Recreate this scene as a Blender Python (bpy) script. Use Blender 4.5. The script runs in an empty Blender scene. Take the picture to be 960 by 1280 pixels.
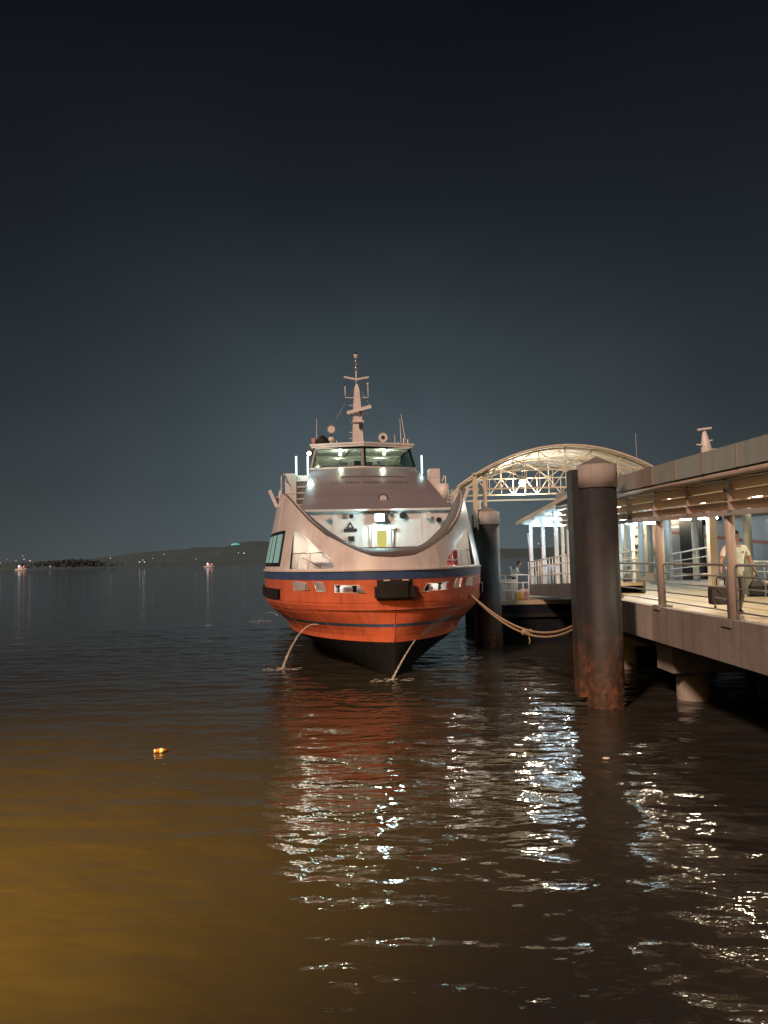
import bpy, bmesh, math, random
import numpy as np
from mathutils import Vector, Matrix
random.seed(7)
rng = np.random.default_rng(11)
R = math.radians
scene = bpy.context.scene
COL = scene.collection

# ------------------------------------------------------------------ camera
EYE = 3.9                      # metres above the water
FPX, PITCH, ROLL = 924.0, R(3.6), R(-1.4)
cam_d = bpy.data.cameras.new('camera')
cam_d.sensor_fit = 'HORIZONTAL'; cam_d.sensor_width = 36.0; cam_d.lens = FPX / 960 * 36
cam_d.clip_start = 0.1; cam_d.clip_end = 20000
cam = bpy.data.objects.new('camera', cam_d); COL.objects.link(cam)
CR = Matrix.Rotation(math.pi/2 + PITCH, 3, 'X') @ Matrix.Rotation(ROLL, 3, 'Z')
cam.matrix_world = Matrix.Translation((0, 0, EYE)) @ CR.to_4x4()
scene.camera = cam

# ------------------------------------------------------------------ sky (night, town glow low down)
world = bpy.data.worlds.new('World'); scene.world = world; world.use_nodes = True
wn = world.node_tree.nodes; wl = world.node_tree.links; wn.clear()
wo = wn.new('ShaderNodeOutputWorld'); bg = wn.new('ShaderNodeBackground')
sky = wn.new('ShaderNodeTexSky'); sky.sky_type = 'NISHITA'; sky.sun_disc = False
sky.sun_elevation = R(-6); sky.sun_rotation = R(200)
tc = wn.new('ShaderNodeTexCoord'); sx = wn.new('ShaderNodeSeparateXYZ'); rp = wn.new('ShaderNodeValToRGB')
wl.new(tc.outputs['Generated'], sx.inputs[0]); wl.new(sx.outputs['Z'], rp.inputs[0])
cr = rp.color_ramp
stops = [(0.0, (.052, .059, .061)), (.05, (.041, .048, .051)), (.10, (.031, .037, .040)), (.20, (.0205, .0255, .0295)), (.31, (.0145, .0188, .0235)),
         (.44, (.0088, .0112, .0156)), (.60, (.0046, .0055, .0082)), (.80, (.0032, .004, .006))]
while len(cr.elements) < len(stops): cr.elements.new(.5)
for e, (p, c) in zip(cr.elements, stops): e.position = p; e.color = (*c, 1)
mixs = wn.new('ShaderNodeMix'); mixs.data_type = 'RGBA'; mixs.blend_type = 'ADD'; mixs.inputs[0].default_value = .03
# broad glow of the lit mist over the harbour mouth, low above the horizon
def wmath(op, a, b=None):
    m_ = wn.new('ShaderNodeMath'); m_.operation = op
    for k_, v_ in enumerate((a, b)):
        if v_ is None: continue
        if isinstance(v_, (int, float)): m_.inputs[k_].default_value = v_
        else: wl.new(v_, m_.inputs[k_])
    return m_.outputs[0]
az_ = wmath('ARCTAN2', sx.outputs['X'], sx.outputs['Y'])
du = wmath('MULTIPLY', az_, 1/.31); dv = wmath('MULTIPLY', wmath('SUBTRACT', sx.outputs['Z'], .06), 1/.23)
gl = wmath('EXPONENT', wmath('MULTIPLY', wmath('ADD', wmath('MULTIPLY', du, du), wmath('MULTIPLY', dv, dv)), -1.0))
glm = wn.new('ShaderNodeVectorMath'); glm.operation = 'SCALE'; glm.inputs[0].default_value = (.050, .074, .086); wl.new(gl, glm.inputs['Scale'])
sumv = wn.new('ShaderNodeVectorMath'); sumv.operation = 'ADD'; wl.new(rp.outputs[0], sumv.inputs[0]); wl.new(glm.outputs[0], sumv.inputs[1])
cn = wn.new('ShaderNodeTexNoise'); cn.inputs['Scale'].default_value = 2.2; cn.inputs['Detail'].default_value = 4; wl.new(tc.outputs['Generated'], cn.inputs['Vector'])
cm = wn.new('ShaderNodeMapRange'); cm.inputs['From Min'].default_value = .3; cm.inputs['From Max'].default_value = .7; cm.inputs['To Min'].default_value = .84; cm.inputs['To Max'].default_value = 1.16; wl.new(cn.outputs[0], cm.inputs[0])
cloud = wn.new('ShaderNodeVectorMath'); cloud.operation = 'SCALE'; wl.new(sumv.outputs[0], cloud.inputs[0]); wl.new(cm.outputs[0], cloud.inputs['Scale'])
wl.new(cloud.outputs[0], mixs.inputs[6]); wl.new(sky.outputs[0], mixs.inputs[7])
wl.new(mixs.outputs[2], bg.inputs[0]); bg.inputs[1].default_value = 1.0
wl.new(bg.outputs[0], wo.inputs[0])

# the warm harbour light that comes from the shore behind the photographer
sun_d = bpy.data.lights.new('harbour_light', 'SUN'); sun_d.energy = 2.65; sun_d.angle = R(6); sun_d.color = (1.0, .64, .48)
sun = bpy.data.objects.new('harbour_light', sun_d); COL.objects.link(sun)
SUN_FROM = Vector((-.62, -1.0, .80)).normalized()
sun.rotation_euler = SUN_FROM.to_track_quat('Z', 'Y').to_euler()
sun.location = (-20, -40, 30)

vs = scene.view_settings
vs.view_transform = 'Standard'; vs.look = 'None'; vs.exposure = .12; vs.gamma = 1; vs.use_curve_mapping = False
scene.cycles.use_denoising = True
scene.cycles.caustics_reflective = False; scene.cycles.caustics_refractive = False
scene.cycles.sample_clamp_indirect = 4.0
scene.cycles.max_bounces = 6; scene.cycles.transparent_max_bounces = 12

# ------------------------------------------------------------------ helpers
def ray(x, y): return CR @ Vector(((x-480)/FPX, -(y-640)/FPX, -1))
def at(x, y, Y): d = ray(x, y); return Vector((0, 0, EYE)) + d * (Y/d.y)
def atz(x, y, z): d = ray(x, y); return Vector((0, 0, EYE)) + d * ((z-EYE)/d.z)
V = Vector
WM = {}                                           # root matrices

def thing(name, label, cat, loc=(0, 0, 0), rotz=0, group=None):
    o = bpy.data.objects.new(name, None); COL.objects.link(o); o.empty_display_size = .2
    o.location = loc; o.rotation_euler = (0, 0, rotz)
    tag(o, label, cat, group)
    WM[o.name] = Matrix.Translation(loc) @ Matrix.Rotation(rotz, 4, 'Z')
    return o
def tag(o, label=None, cat=None, group=None, kind=None):
    if label: o['label'] = label
    if cat: o['category'] = cat
    if group: o['group'] = group
    if kind: o['kind'] = kind
    return o
def root_of(o):
    while o.parent: o = o.parent
    return o
def put_light(name, typ, loc, energy, color, parent=None, size=.05, **kw):
    d = bpy.data.lights.new(name, typ); d.energy = energy; d.color = color
    if typ in ('POINT', 'SPOT'): d.shadow_soft_size = size
    for k, v in kw.items():
        if k != 'aim': setattr(d, k, v)
    o = bpy.data.objects.new(name, d); COL.objects.link(o); o.location = loc
    if 'aim' in kw: o.rotation_euler = (V(kw['aim'])-V(loc)).to_track_quat('-Z', 'Y').to_euler()
    if parent: o.parent = parent
    return o

class MB:
    def __init__(s): s.v = []; s.f = []; s.m = []; s.sm = []
    def add(s, vs, fs, mi=0, smooth=False):
        b = len(s.v); s.v += [tuple(x) for x in vs]; s.f += [tuple(b+i for i in f) for f in fs]
        s.m += [mi]*len(fs); s.sm += [smooth]*len(fs); return s
    def box(s, lo, hi, mi=0):
        x0, y0, z0 = lo; x1, y1, z1 = hi
        return s.add([(x0,y0,z0),(x1,y0,z0),(x1,y1,z0),(x0,y1,z0),(x0,y0,z1),(x1,y0,z1),(x1,y1,z1),(x0,y1,z1)],
              [(0,3,2,1),(4,5,6,7),(0,1,5,4),(1,2,6,5),(2,3,7,6),(3,0,4,7)], mi)
    def bar(s, a, b, w, h=None, up=(0,0,1), mi=0):
        a = V(a); b = V(b); h = h or w; d = (b-a).normalized(); u = V(up)
        if abs(d.dot(u)) > .98: u = V((0,1,0))
        r = d.cross(u).normalized(); u = r.cross(d)
        q = [r*sx_*w/2+u*sy_*h/2 for sx_, sy_ in ((-1,-1),(1,-1),(1,1),(-1,1))]
        return s.add([a+x for x in q]+[b+x for x in q], [(3,2,1,0),(4,5,6,7),(0,1,5,4),(1,2,6,5),(2,3,7,6),(3,0,4,7)], mi)
    def tube(s, pts, r, n=8, mi=0, caps=True, closed=False):
        pts = [V(p) for p in pts]; N = len(pts); rs = r if isinstance(r, (list, tuple)) else [r]*N
        ring = []; pu = None
        for i, p in enumerate(pts):
            if closed: d = pts[(i+1) % N]-pts[i-1]
            else: d = pts[min(i+1, N-1)]-pts[max(i-1, 0)]
            d = d.normalized() if d.length > 1e-9 else V((0,0,1))
            if pu is None:
                pu = V((0,0,1)) if abs(d.z) < .9 else V((1,0,0))
            u = (pu-d*pu.dot(d)); u = u.normalized() if u.length > 1e-6 else d.orthogonal().normalized()
            w = d.cross(u); pu = u
            ring += [p+(u*math.cos(2*math.pi*k/n)+w*math.sin(2*math.pi*k/n))*rs[i] for k in range(n)]
        f = []
        for i in range(N if closed else N-1):
            j = (i+1) % N
            f += [(i*n+k, i*n+(k+1) % n, j*n+(k+1) % n, j*n+k) for k in range(n)]
        s.add(ring, f, mi, True)
        if caps and not closed:
            b = len(s.v)-len(ring)
            s.f += [tuple(b+k for k in reversed(range(n))), tuple(b+(N-1)*n+k for k in range(n))]; s.m += [mi]*2; s.sm += [False]*2
        return s
    def lathe(s, prof, c=(0,0,0), n=20, mi=0, axis='Z', smooth=True):
        vs = []
        for r, z in prof:
            for k in range(n):
                a = 2*math.pi*k/n; p = (r*math.cos(a), r*math.sin(a), z)
                if axis == 'Y': p = (p[0], -z, p[1])
                if axis == 'X': p = (z, p[0], p[1])
                vs.append((c[0]+p[0], c[1]+p[1], c[2]+p[2]))
        f = [(i*n+k, i*n+(k+1) % n, (i+1)*n+(k+1) % n, (i+1)*n+k) for i in range(len(prof)-1) for k in range(n)]
        s.add(vs, f, mi, smooth)
        b = len(s.v)-len(vs)
        s.f += [tuple(b+k for k in reversed(range(n))), tuple(b+(len(prof)-1)*n+k for k in range(n))]; s.m += [mi]*2; s.sm += [False]*2
        return s
    def ball(s, c, r, n=10, m=7, mi=0, sc=(1,1,1)):
        vs = []; f = []
        for i in range(m+1):
            th = math.pi*i/m
            for k in range(n):
                a = 2*math.pi*k/n
                vs.append((c[0]+r*sc[0]*math.sin(th)*math.cos(a), c[1]+r*sc[1]*math.sin(th)*math.sin(a), c[2]+r*sc[2]*math.cos(th)))
        for i in range(m):
            for k in range(n): f.append((i*n+k, (i+1)*n+k, (i+1)*n+(k+1) % n, i*n+(k+1) % n))
        return s.add(vs, f, mi, True)
    def poly(s, pts, ext, mi=0):
        """closed prism: polygon pts moved by vector ext"""
        n = len(pts); e = V(ext); a = [V(p) for p in pts]
        return s.add(a+[p+e for p in a], [tuple(reversed(range(n))), tuple(range(n, 2*n))]+[(i, (i+1) % n, n+(i+1) % n, n+i) for i in range(n)], mi)
    def grid(s, rows, mi=0, smooth=True, skip=None):
        n = len(rows[0]); vs = [p for r in rows for p in r]
        f = [(i*n+k, i*n+k+1, (i+1)*n+k+1, (i+1)*n+k) for i in range(len(rows)-1) for k in range(n-1) if not (skip and skip(i, k))]
        return s.add(vs, f, mi, smooth)
    def mesh(s, name, mats, world_root=None):
        me = bpy.data.meshes.new(name)
        vv = s.v
        if world_root is not None:
            inv = WM[world_root.name].inverted(); vv = [tuple(inv @ V(p)) for p in vv]
        me.from_pydata(vv, [], s.f)
        for m in (mats if isinstance(mats, (list, tuple)) else [mats]): me.materials.append(m)
        me.polygons.foreach_set('material_index', s.m); me.polygons.foreach_set('use_smooth', s.sm)
        bm = bmesh.new(); bm.from_mesh(me); bmesh.ops.remove_doubles(bm, verts=bm.verts, dist=1e-5)
        bmesh.ops.recalc_face_normals(bm, faces=bm.faces); bm.to_mesh(me); bm.free()
        return me
    def build(s, name, mats, parent=None, world=False):
        me = s.mesh(name, mats, root_of(parent) if (parent and world) else None)
        o = bpy.data.objects.new(name, me); COL.objects.link(o)
        if parent: o.parent = parent
        return o
def inst(o, name=None, parent=None, loc=None, rotz=None):
    c = o.copy(); COL.objects.link(c); c.parent = parent if parent is not None else o.parent
    if loc is not None: c.location = loc
    if rotz is not None: c.rotation_euler = (0, 0, rotz)
    return c
def copy_tree(o, parent=None):
    c = o.copy(); COL.objects.link(c); c.parent = parent
    for ch in [x for x in COL.objects if x.parent == o]: copy_tree(ch, c)
    return c
def cut(o, cmb):
    me = cmb.mesh('cutter', MATS['steel']); c = bpy.data.objects.new('cutter', me); COL.objects.link(c)
    md = o.modifiers.new('b', 'BOOLEAN'); md.operation = 'DIFFERENCE'; md.solver = 'EXACT'; md.object = c; c.parent = o.parent; bpy.context.view_layer.update()
    dg = bpy.context.evaluated_depsgraph_get(); dg.update()
    nm = bpy.data.meshes.new_from_object(o.evaluated_get(dg)); o.modifiers.clear(); o.data = nm
    bpy.data.objects.remove(c)

# ------------------------------------------------------------------ materials
MATS = {}
def mat(name, col, rough=.5, metal=0., var=.12, scale=2.5, bump=0., bscale=30., coat=0., streak=0., streak_col=None, stretch=(1,1,1)):
    m = bpy.data.materials.new(name); m.use_nodes = True; nt = m.node_tree; n = nt.nodes; l = nt.links
    b = n['Principled BSDF']; b.inputs['Roughness'].default_value = rough; b.inputs['Metallic'].default_value = metal
    b.inputs['Coat Weight'].default_value = coat; b.inputs['Coat Roughness'].default_value = .12
    t = n.new('ShaderNodeTexCoord'); mp = n.new('ShaderNodeMapping'); mp.inputs['Scale'].default_value = stretch
    l.new(t.outputs['Object'], mp.inputs[0])
    nz = n.new('ShaderNodeTexNoise'); nz.inputs['Scale'].default_value = scale; nz.inputs['Detail'].default_value = 6; nz.inputs['Roughness'].default_value = .65
    l.new(mp.outputs[0], nz.inputs['Vector'])
    r = n.new('ShaderNodeValToRGB'); r.color_ramp.elements[0].position = .3; r.color_ramp.elements[1].position = .7
    r.color_ramp.elements[0].color = (*[max(0, c*(1-var)) for c in col], 1); r.color_ramp.elements[1].color = (*[min(1, c*(1+var)) for c in col], 1)
    l.new(nz.outputs[0], r.inputs[0]); out = r.outputs[0]
    if streak:
        mp2 = n.new('ShaderNodeMapping'); mp2.inputs['Scale'].default_value = (3.2, 3.2, .28); l.new(t.outputs['Object'], mp2.inputs[0])
        n2 = n.new('ShaderNodeTexNoise'); n2.inputs['Scale'].default_value = 1.6; n2.inputs['Detail'].default_value = 7; l.new(mp2.outputs[0], n2.inputs['Vector'])
        r2 = n.new('ShaderNodeValToRGB'); r2.color_ramp.elements[0].position = .47; r2.color_ramp.elements[1].position = .72
        l.new(n2.outputs[0], r2.inputs[0])
        ml = n.new('ShaderNodeMath'); ml.operation = 'MULTIPLY'; ml.inputs[1].default_value = streak; l.new(r2.outputs[0], ml.inputs[0])
        mx = n.new('ShaderNodeMix'); mx.data_type = 'RGBA'; l.new(ml.outputs[0], mx.inputs[0]); l.new(out, mx.inputs[6])
        mx.inputs[7].default_value = (*(streak_col or [c*.45 for c in col]), 1); out = mx.outputs[2]
    l.new(out, b.inputs['Base Color'])
    rr = n.new('ShaderNodeMapRange'); rr.inputs['To Min'].default_value = max(.02, rough-.08); rr.inputs['To Max'].default_value = min(1, rough+.12)
    l.new(nz.outputs[0], rr.inputs[0]); l.new(rr.outputs[0], b.inputs['Roughness'])
    if bump:
        n3 = n.new('ShaderNodeTexNoise'); n3.inputs['Scale'].default_value = bscale; n3.inputs['Detail'].default_value = 4; l.new(mp.outputs[0], n3.inputs['Vector'])
        bp = n.new('ShaderNodeBump'); bp.inputs['Strength'].default_value = bump; bp.inputs['Distance'].default_value = .03
        l.new(n3.outputs[0], bp.inputs['Height']); l.new(bp.outputs[0], b.inputs['Normal'])
    MATS[name] = m; return m
def emis(name, col, strength):
    m = bpy.data.materials.new(name); m.use_nodes = True; n = m.node_tree.nodes; n.clear()
    e = n.new('ShaderNodeEmission'); e.inputs[0].default_value = (*col, 1); e.inputs[1].default_value = strength
    o = n.new('ShaderNodeOutputMaterial'); m.node_tree.links.new(e.outputs[0], o.inputs[0]); MATS[name] = m; return m

W_PAINT = mat('white_ship_paint', (.74, .72, .70), .32, var=.08, scale=1.2, coat=.25, streak=.30, streak_col=(.42, .33, .26), bump=.10, bscale=1.1)
W_IN = mat('white_inner_paint', (.72, .72, .69), .45, var=.06, streak=.15)
GREY_DECK = mat('grey_brown_deck_paint', (.25, .24, .265), .30, var=.10, scale=2, coat=.15, bump=.05, bscale=9, stretch=(.3, 1, 1))
ORANGE = mat('orange_hull_paint', (.64, .155, .078), .38, var=.14, scale=1.3, coat=.15, streak=.55, streak_col=(.34, .10, .06), bump=.14, bscale=1.8)
BLUE = mat('navy_stripe_paint', (.05, .10, .23), .35, var=.15)
BLACK = mat('black_boot_paint', (.011, .014, .018), .8, var=.3, scale=4); BLACK.node_tree.nodes['Principled BSDF'].inputs['Specular IOR Level'].default_value = .1
RUBBER = mat('black_rubber', (.010, .010, .011), .75, var=.3, scale=8, bump=.3)
CREAMW = mat('white_strake_paint', (.72, .70, .66), .4)
DARKF = mat('dark_window_frame', (.015, .017, .018), .35)
STEEL = mat('steel', (.45, .45, .46), .35, metal=.8, var=.1)
GALV = mat('galvanised_rail', (.42, .42, .42), .38, metal=.7, var=.15, scale=6)
BROWNPOST = mat('beige_column_paint', (.50, .43, .36), .45, var=.12, streak=.25)
BLUEPOST = mat('pale_blue_column_paint', (.62, .70, .76), .42, var=.06, streak=.12)
CREAM = mat('cream_truss_paint', (.66, .60, .48), .45, var=.10, streak=.15)
ROOFSH = mat('cream_roof_sheet', (.74, .69, .61), .6, var=.05, scale=1.5, streak=.08)
CONC = mat('stained_concrete', (.28, .26, .235), .85, var=.18, scale=1.1, streak=.45, streak_col=(.13, .115, .10), bump=.35, bscale=14)
CONC_L = mat('pale_concrete', (.40, .37, .34), .8, var=.15, scale=2, streak=.35, bump=.25, bscale=16)
FASC = mat('grey_green_fascia_panel', (.35, .40, .37), .55, var=.10, scale=1.4, streak=.35, streak_col=(.22, .215, .19), bump=.05)
FASC_B = mat('brown_grey_fascia_panel', (.30, .27, .24), .55, var=.10, scale=1.4, streak=.35, streak_col=(.19, .165, .14))
LOUV = mat('tan_louvre_slat', (.78, .62, .44), .5, var=.14, scale=2, stretch=(1, .3, 1))
FLOOR = mat('beige_tiled_floor', (.48, .39, .27), .33, var=.20, scale=1.2, bump=.08, bscale=5)
CEIL = mat('warm_white_ceiling', (.66, .60, .50), .6, var=.05)
ROPE = mat('tan_mooring_rope', (.36, .27, .18), .9, var=.25, scale=14, bump=.5, bscale=60)
REDP = mat('red_paint', (.45, .03, .02), .4)
PINK = mat('faded_pink_plastic', (.50, .27, .25), .55)
YELL = mat('yellow_plastic', (.62, .44, .07), .5)
HULLG = mat('pale_grey_ferry_paint', (.40, .43, .47), .35, var=.06, scale=.8, coat=.2, streak=.2)
HULLC = mat('cream_ferry_paint', (.74, .66, .52), .4, var=.05)
STRIPE_R = mat('dull_red_stripe', (.36, .10, .06), .4)
INK = mat('dark_lettering_paint', (.03, .03, .035), .5)
FADED_INK = mat('faded_grey_lettering', (.10, .085, .085), .35)
CASE = mat('dark_suitcase_fabric', (.05, .04, .036), .75, var=.2, scale=10, bump=.2)
BAGBLK = mat('black_bag', (.012, .012, .014), .6)
BAGBLU = mat('blue_bag', (.07, .12, .30), .7)
BAGPNK = mat('pink_bag', (.5, .16, .22), .7)
HILL = mat('hazed_wooded_hill', (.065, .115, .135), .95, var=.12, scale=.02)  # pale bluish lift in the base colour stands in for distance haze
LEAF = mat('dark_far_foliage', (.05, .07, .075), .95, var=.3, scale=.1)
SKIN = mat('skin', (.42, .24, .16), .5, var=.06)
HAIR = mat('black_hair', (.012, .010, .009), .5, var=.3, scale=30)

L_WHITE = emis('flood_lens_glow', (.78, 1.0, 1.0), 30)
L_TUBE = emis('fluorescent_tube_glow', (.66, .88, 1.0), 40)
L_WARM = emis('warm_bulb_glow', (1.0, .88, .62), 60)
L_DOWN = emis('downlight_glow', (1.0, .90, .70), 22)
L_BRIDGE = emis('bridge_lamp_glow', (1.0, .95, .65), 14)
L_POST = emis('lit_post_glow', (.75, .95, 1.0), 1.6)  # emission standing in for floodlight falling on white posts
L_DOORW = emis('lit_yellow_window', (.62, .56, .17), .95)
L_SIDEW = emis('lit_green_cabin_window', (.34, .50, .42), .62)
L_SHORE = emis('shore_lamp_glow', (1.0, .95, .9), 1.2)
L_SHORER = emis('red_boat_lamp_glow', (1.0, .15, .12), 3)
L_GREEN = emis('green_roof_glow', (.25, .8, .6), .6)

# rusty steel pile: dark paint above, rust blotches toward the tide zone
def pile_material():
    m = mat('tarred_steel_pile', (.028, .030, .032), .6, var=.25, scale=3, bump=.25, bscale=18, streak=.4, streak_col=(.055, .05, .046))
    nt = m.node_tree; n = nt.nodes; l = nt.links; b = n['Principled BSDF']
    old = b.inputs['Base Color'].links[0].from_socket
    g = n.new('ShaderNodeNewGeometry'); sp = n.new('ShaderNodeSeparateXYZ'); l.new(g.outputs['Position'], sp.inputs[0])
    mr = n.new('ShaderNodeMapRange'); mr.inputs['From Min'].default_value = 2.6; mr.inputs['From Max'].default_value = .2; l.new(sp.outputs['Z'], mr.inputs[0])
    nz = n.new('ShaderNodeTexNoise'); nz.inputs['Scale'].default_value = 3.2; nz.inputs['Detail'].default_value = 8; nz.inputs['Roughness'].default_value = .7
    t = n.new('ShaderNodeTexCoord'); l.new(t.outputs['Object'], nz.inputs['Vector'])
    ad = n.new('ShaderNodeMath'); ad.operation = 'MULTIPLY_ADD'; ad.inputs[1].default_value = .34; l.new(mr.outputs[0], ad.inputs[0]); l.new(nz.outputs[0], ad.inputs[2])
    r = n.new('ShaderNodeValToRGB'); r.color_ramp.elements[0].position = .58; r.color_ramp.elements[1].position = .95; l.new(ad.outputs[0], r.inputs[0])
    mx = n.new('ShaderNodeMix'); mx.data_type = 'RGBA'; l.new(r.outputs[0], mx.inputs[0]); l.new(old, mx.inputs[6])
    n2 = n.new('ShaderNodeTexNoise'); n2.inputs['Scale'].default_value = 7; l.new(t.outputs['Object'], n2.inputs['Vector'])
    r2 = n.new('ShaderNodeValToRGB'); r2.color_ramp.elements[0].color = (.07, .036, .022, 1); r2.color_ramp.elements[1].color = (.20, .085, .04, 1)
    r2.color_ramp.elements[0].position = .4; r2.color_ramp.elements[1].position = .65
    l.new(n2.outputs[0], r2.inputs[0]); l.new(r2.outputs[0], mx.inputs[7]); l.new(mx.outputs[2], b.inputs['Base Color'])
    return m
PILE = pile_material()

def glass_material():
    m = bpy.data.materials.new('bridge_glass'); m.use_nodes = True; n = m.node_tree.nodes; l = m.node_tree.links; n.clear()
    o = n.new('ShaderNodeOutputMaterial'); t = n.new('ShaderNodeBsdfTransparent'); t.inputs[0].default_value = (.80, .88, .84, 1)
    g = n.new('ShaderNodeBsdfGlossy'); g.inputs['Roughness'].default_value = .03; mx = n.new('ShaderNodeMixShader'); mx.inputs[0].default_value = .12
    l.new(t.outputs[0], mx.inputs[1]); l.new(g.outputs[0], mx.inputs[2]); l.new(mx.outputs[0], o.inputs[0]); MATS['glass'] = m; return m
GLASS = glass_material()
def stream_material():
    m = bpy.data.materials.new('falling_water'); m.use_nodes = True; n = m.node_tree.nodes; l = m.node_tree.links
    b = n['Principled BSDF']; b.inputs['Base Color'].default_value = (.85, .88, .90, 1); b.inputs['Roughness'].default_value = .2
    t = n.new('ShaderNodeTexCoord'); mp = n.new('ShaderNodeMapping'); mp.inputs['Scale'].default_value = (22, 22, 5); l.new(t.outputs['Object'], mp.inputs[0])
    nz = n.new('ShaderNodeTexNoise'); nz.inputs['Scale'].default_value = 1; nz.inputs['Detail'].default_value = 4; l.new(mp.outputs[0], nz.inputs['Vector'])
    r = n.new('ShaderNodeValToRGB'); r.color_ramp.elements[0].position = .38; r.color_ramp.elements[1].position = .68
    r.color_ramp.elements[0].color = (.08, .08, .08, 1); r.color_ramp.elements[1].color = (.60, .60, .60, 1)
    l.new(nz.outputs[0], r.inputs[0]); l.new(r.outputs[0], b.inputs['Alpha']); MATS['stream'] = m; return m
STREAM = stream_material()

def water_material():
    m = bpy.data.materials.new('muddy_harbour_water'); m.use_nodes = True; n = m.node_tree.nodes; l = m.node_tree.links
    b = n['Principled BSDF']; b.inputs['IOR'].default_value = 1.333; b.inputs['Roughness'].default_value = .04
    t = n.new('ShaderNodeTexCoord')
    nz0 = n.new('ShaderNodeTexNoise'); nz0.inputs['Scale'].default_value = .07; nz0.inputs['Detail'].default_value = 3; l.new(t.outputs['Object'], nz0.inputs['Vector'])
    r = n.new('ShaderNodeValToRGB'); r.color_ramp.elements[0].color = (.029, .028, .024, 1); r.color_ramp.elements[1].color = (.043, .041, .034, 1)
    l.new(nz0.outputs[0], r.inputs[0]); l.new(r.outputs[0], b.inputs['Base Color'])
    def nzs(scale, sx_, sy_, det, rot=0):
        mp = n.new('ShaderNodeMapping'); mp.inputs['Scale'].default_value = (sx_, sy_, 1); mp.inputs['Rotation'].default_value = (0, 0, rot)
        l.new(t.outputs['Object'], mp.inputs[0]); z = n.new('ShaderNodeTexNoise'); z.inputs['Scale'].default_value = scale
        z.inputs['Detail'].default_value = det; l.new(mp.outputs[0], z.inputs['Vector']); return z.outputs[0]
    a = nzs(2.3, .7, 1.3, 1, .2); c = nzs(7.0, .75, 1.25, 2, -.3)
    # wind lanes: ripples stronger in some patches
    lane = nzs(.16, .6, 1.4, 2, .3)
    rl = n.new('ShaderNodeMapRange'); rl.inputs['From Min'].default_value = .35; rl.inputs['From Max'].default_value = .65; rl.inputs['To Min'].default_value = .25; rl.inputs['To Max'].default_value = 1
    l.new(lane, rl.inputs[0])
    b1 = n.new('ShaderNodeBump'); b1.inputs['Distance'].default_value = .06; b1.inputs['Strength'].default_value = .58
    b2 = n.new('ShaderNodeBump'); b2.inputs['Distance'].default_value = .010
    l.new(a, b1.inputs['Height']); l.new(c, b2.inputs['Height']); l.new(b1.outputs[0], b2.inputs['Normal'])
    l.new(rl.outputs[0], b2.inputs['Strength']); l.new(b2.outputs[0], b.inputs['Normal'])
    MATS['water'] = m; return m
WATER = water_material()

# ------------------------------------------------------------------ water sheet (graded grid, real small waves near by)
def graded(lo, hi, step, far, g=1.16):
    a = list(np.arange(lo, hi+1e-6, step)); s = step; x = a[-1]; up = []
    while x < far: s *= g; x += s; up.append(x)
    s = step; x = a[0]; dn = []
    while x > -far: s *= g; x -= s; dn.append(x)
    return np.array(dn[::-1]+a+up)
gx = graded(-16, 18, .11, 9000); gy = graded(3, 44, .11, 9000)
X, Y = np.meshgrid(gx, gy)
dx = np.gradient(gx)[None, :]; dy = np.gradient(gy)[:, None]; cell = np.maximum(dx, dy)
Z = np.zeros_like(X)
for lam, amp, num in ((3.4, .005, 6), (1.7, .0046, 8), (.9, .0034, 10), (.55, .0021, 8)):
    for _ in range(num):
        th = rng.normal(1.25, .65); L = lam*rng.uniform(.75, 1.3); k = 2*math.pi/L; ph = rng.uniform(0, 6.28)
        fade = np.clip((L/4-cell)/(L/8), 0, 1)
        Z += fade*amp*rng.uniform(.5, 1)*np.sin(k*(X*math.cos(th)+Y*math.sin(th))+ph+.8*np.sin(.21*X+.13*Y+ph))
nxv, nyv = len(gx), len(gy)
me = bpy.data.meshes.new('water'); verts = np.stack([X, Y, Z], -1).reshape(-1, 3)
idx = np.arange(nxv*nyv).reshape(nyv, nxv)
q = np.stack([idx[:-1, :-1], idx[:-1, 1:], idx[1:, 1:], idx[1:, :-1]], -1).reshape(-1, 4)
me.vertices.add(len(verts)); me.vertices.foreach_set('co', verts.ravel().astype(np.float32))
me.loops.add(q.size); me.loops.foreach_set('vertex_index', q.ravel().astype(np.int32))
me.polygons.add(len(q)); me.polygons.foreach_set('loop_start', np.arange(0, q.size, 4, dtype=np.int32))
me.polygons.foreach_set('loop_total', np.full(len(q), 4, dtype=np.int32))
me.polygons.foreach_set('use_smooth', np.ones(len(q), dtype=bool)); me.materials.append(WATER); me.update(); me.validate()
wob = bpy.data.objects.new('water', me); COL.objects.link(wob); tag(wob, 'dark rippled harbour water with a brown cast near the quay', kind='structure')

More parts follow.
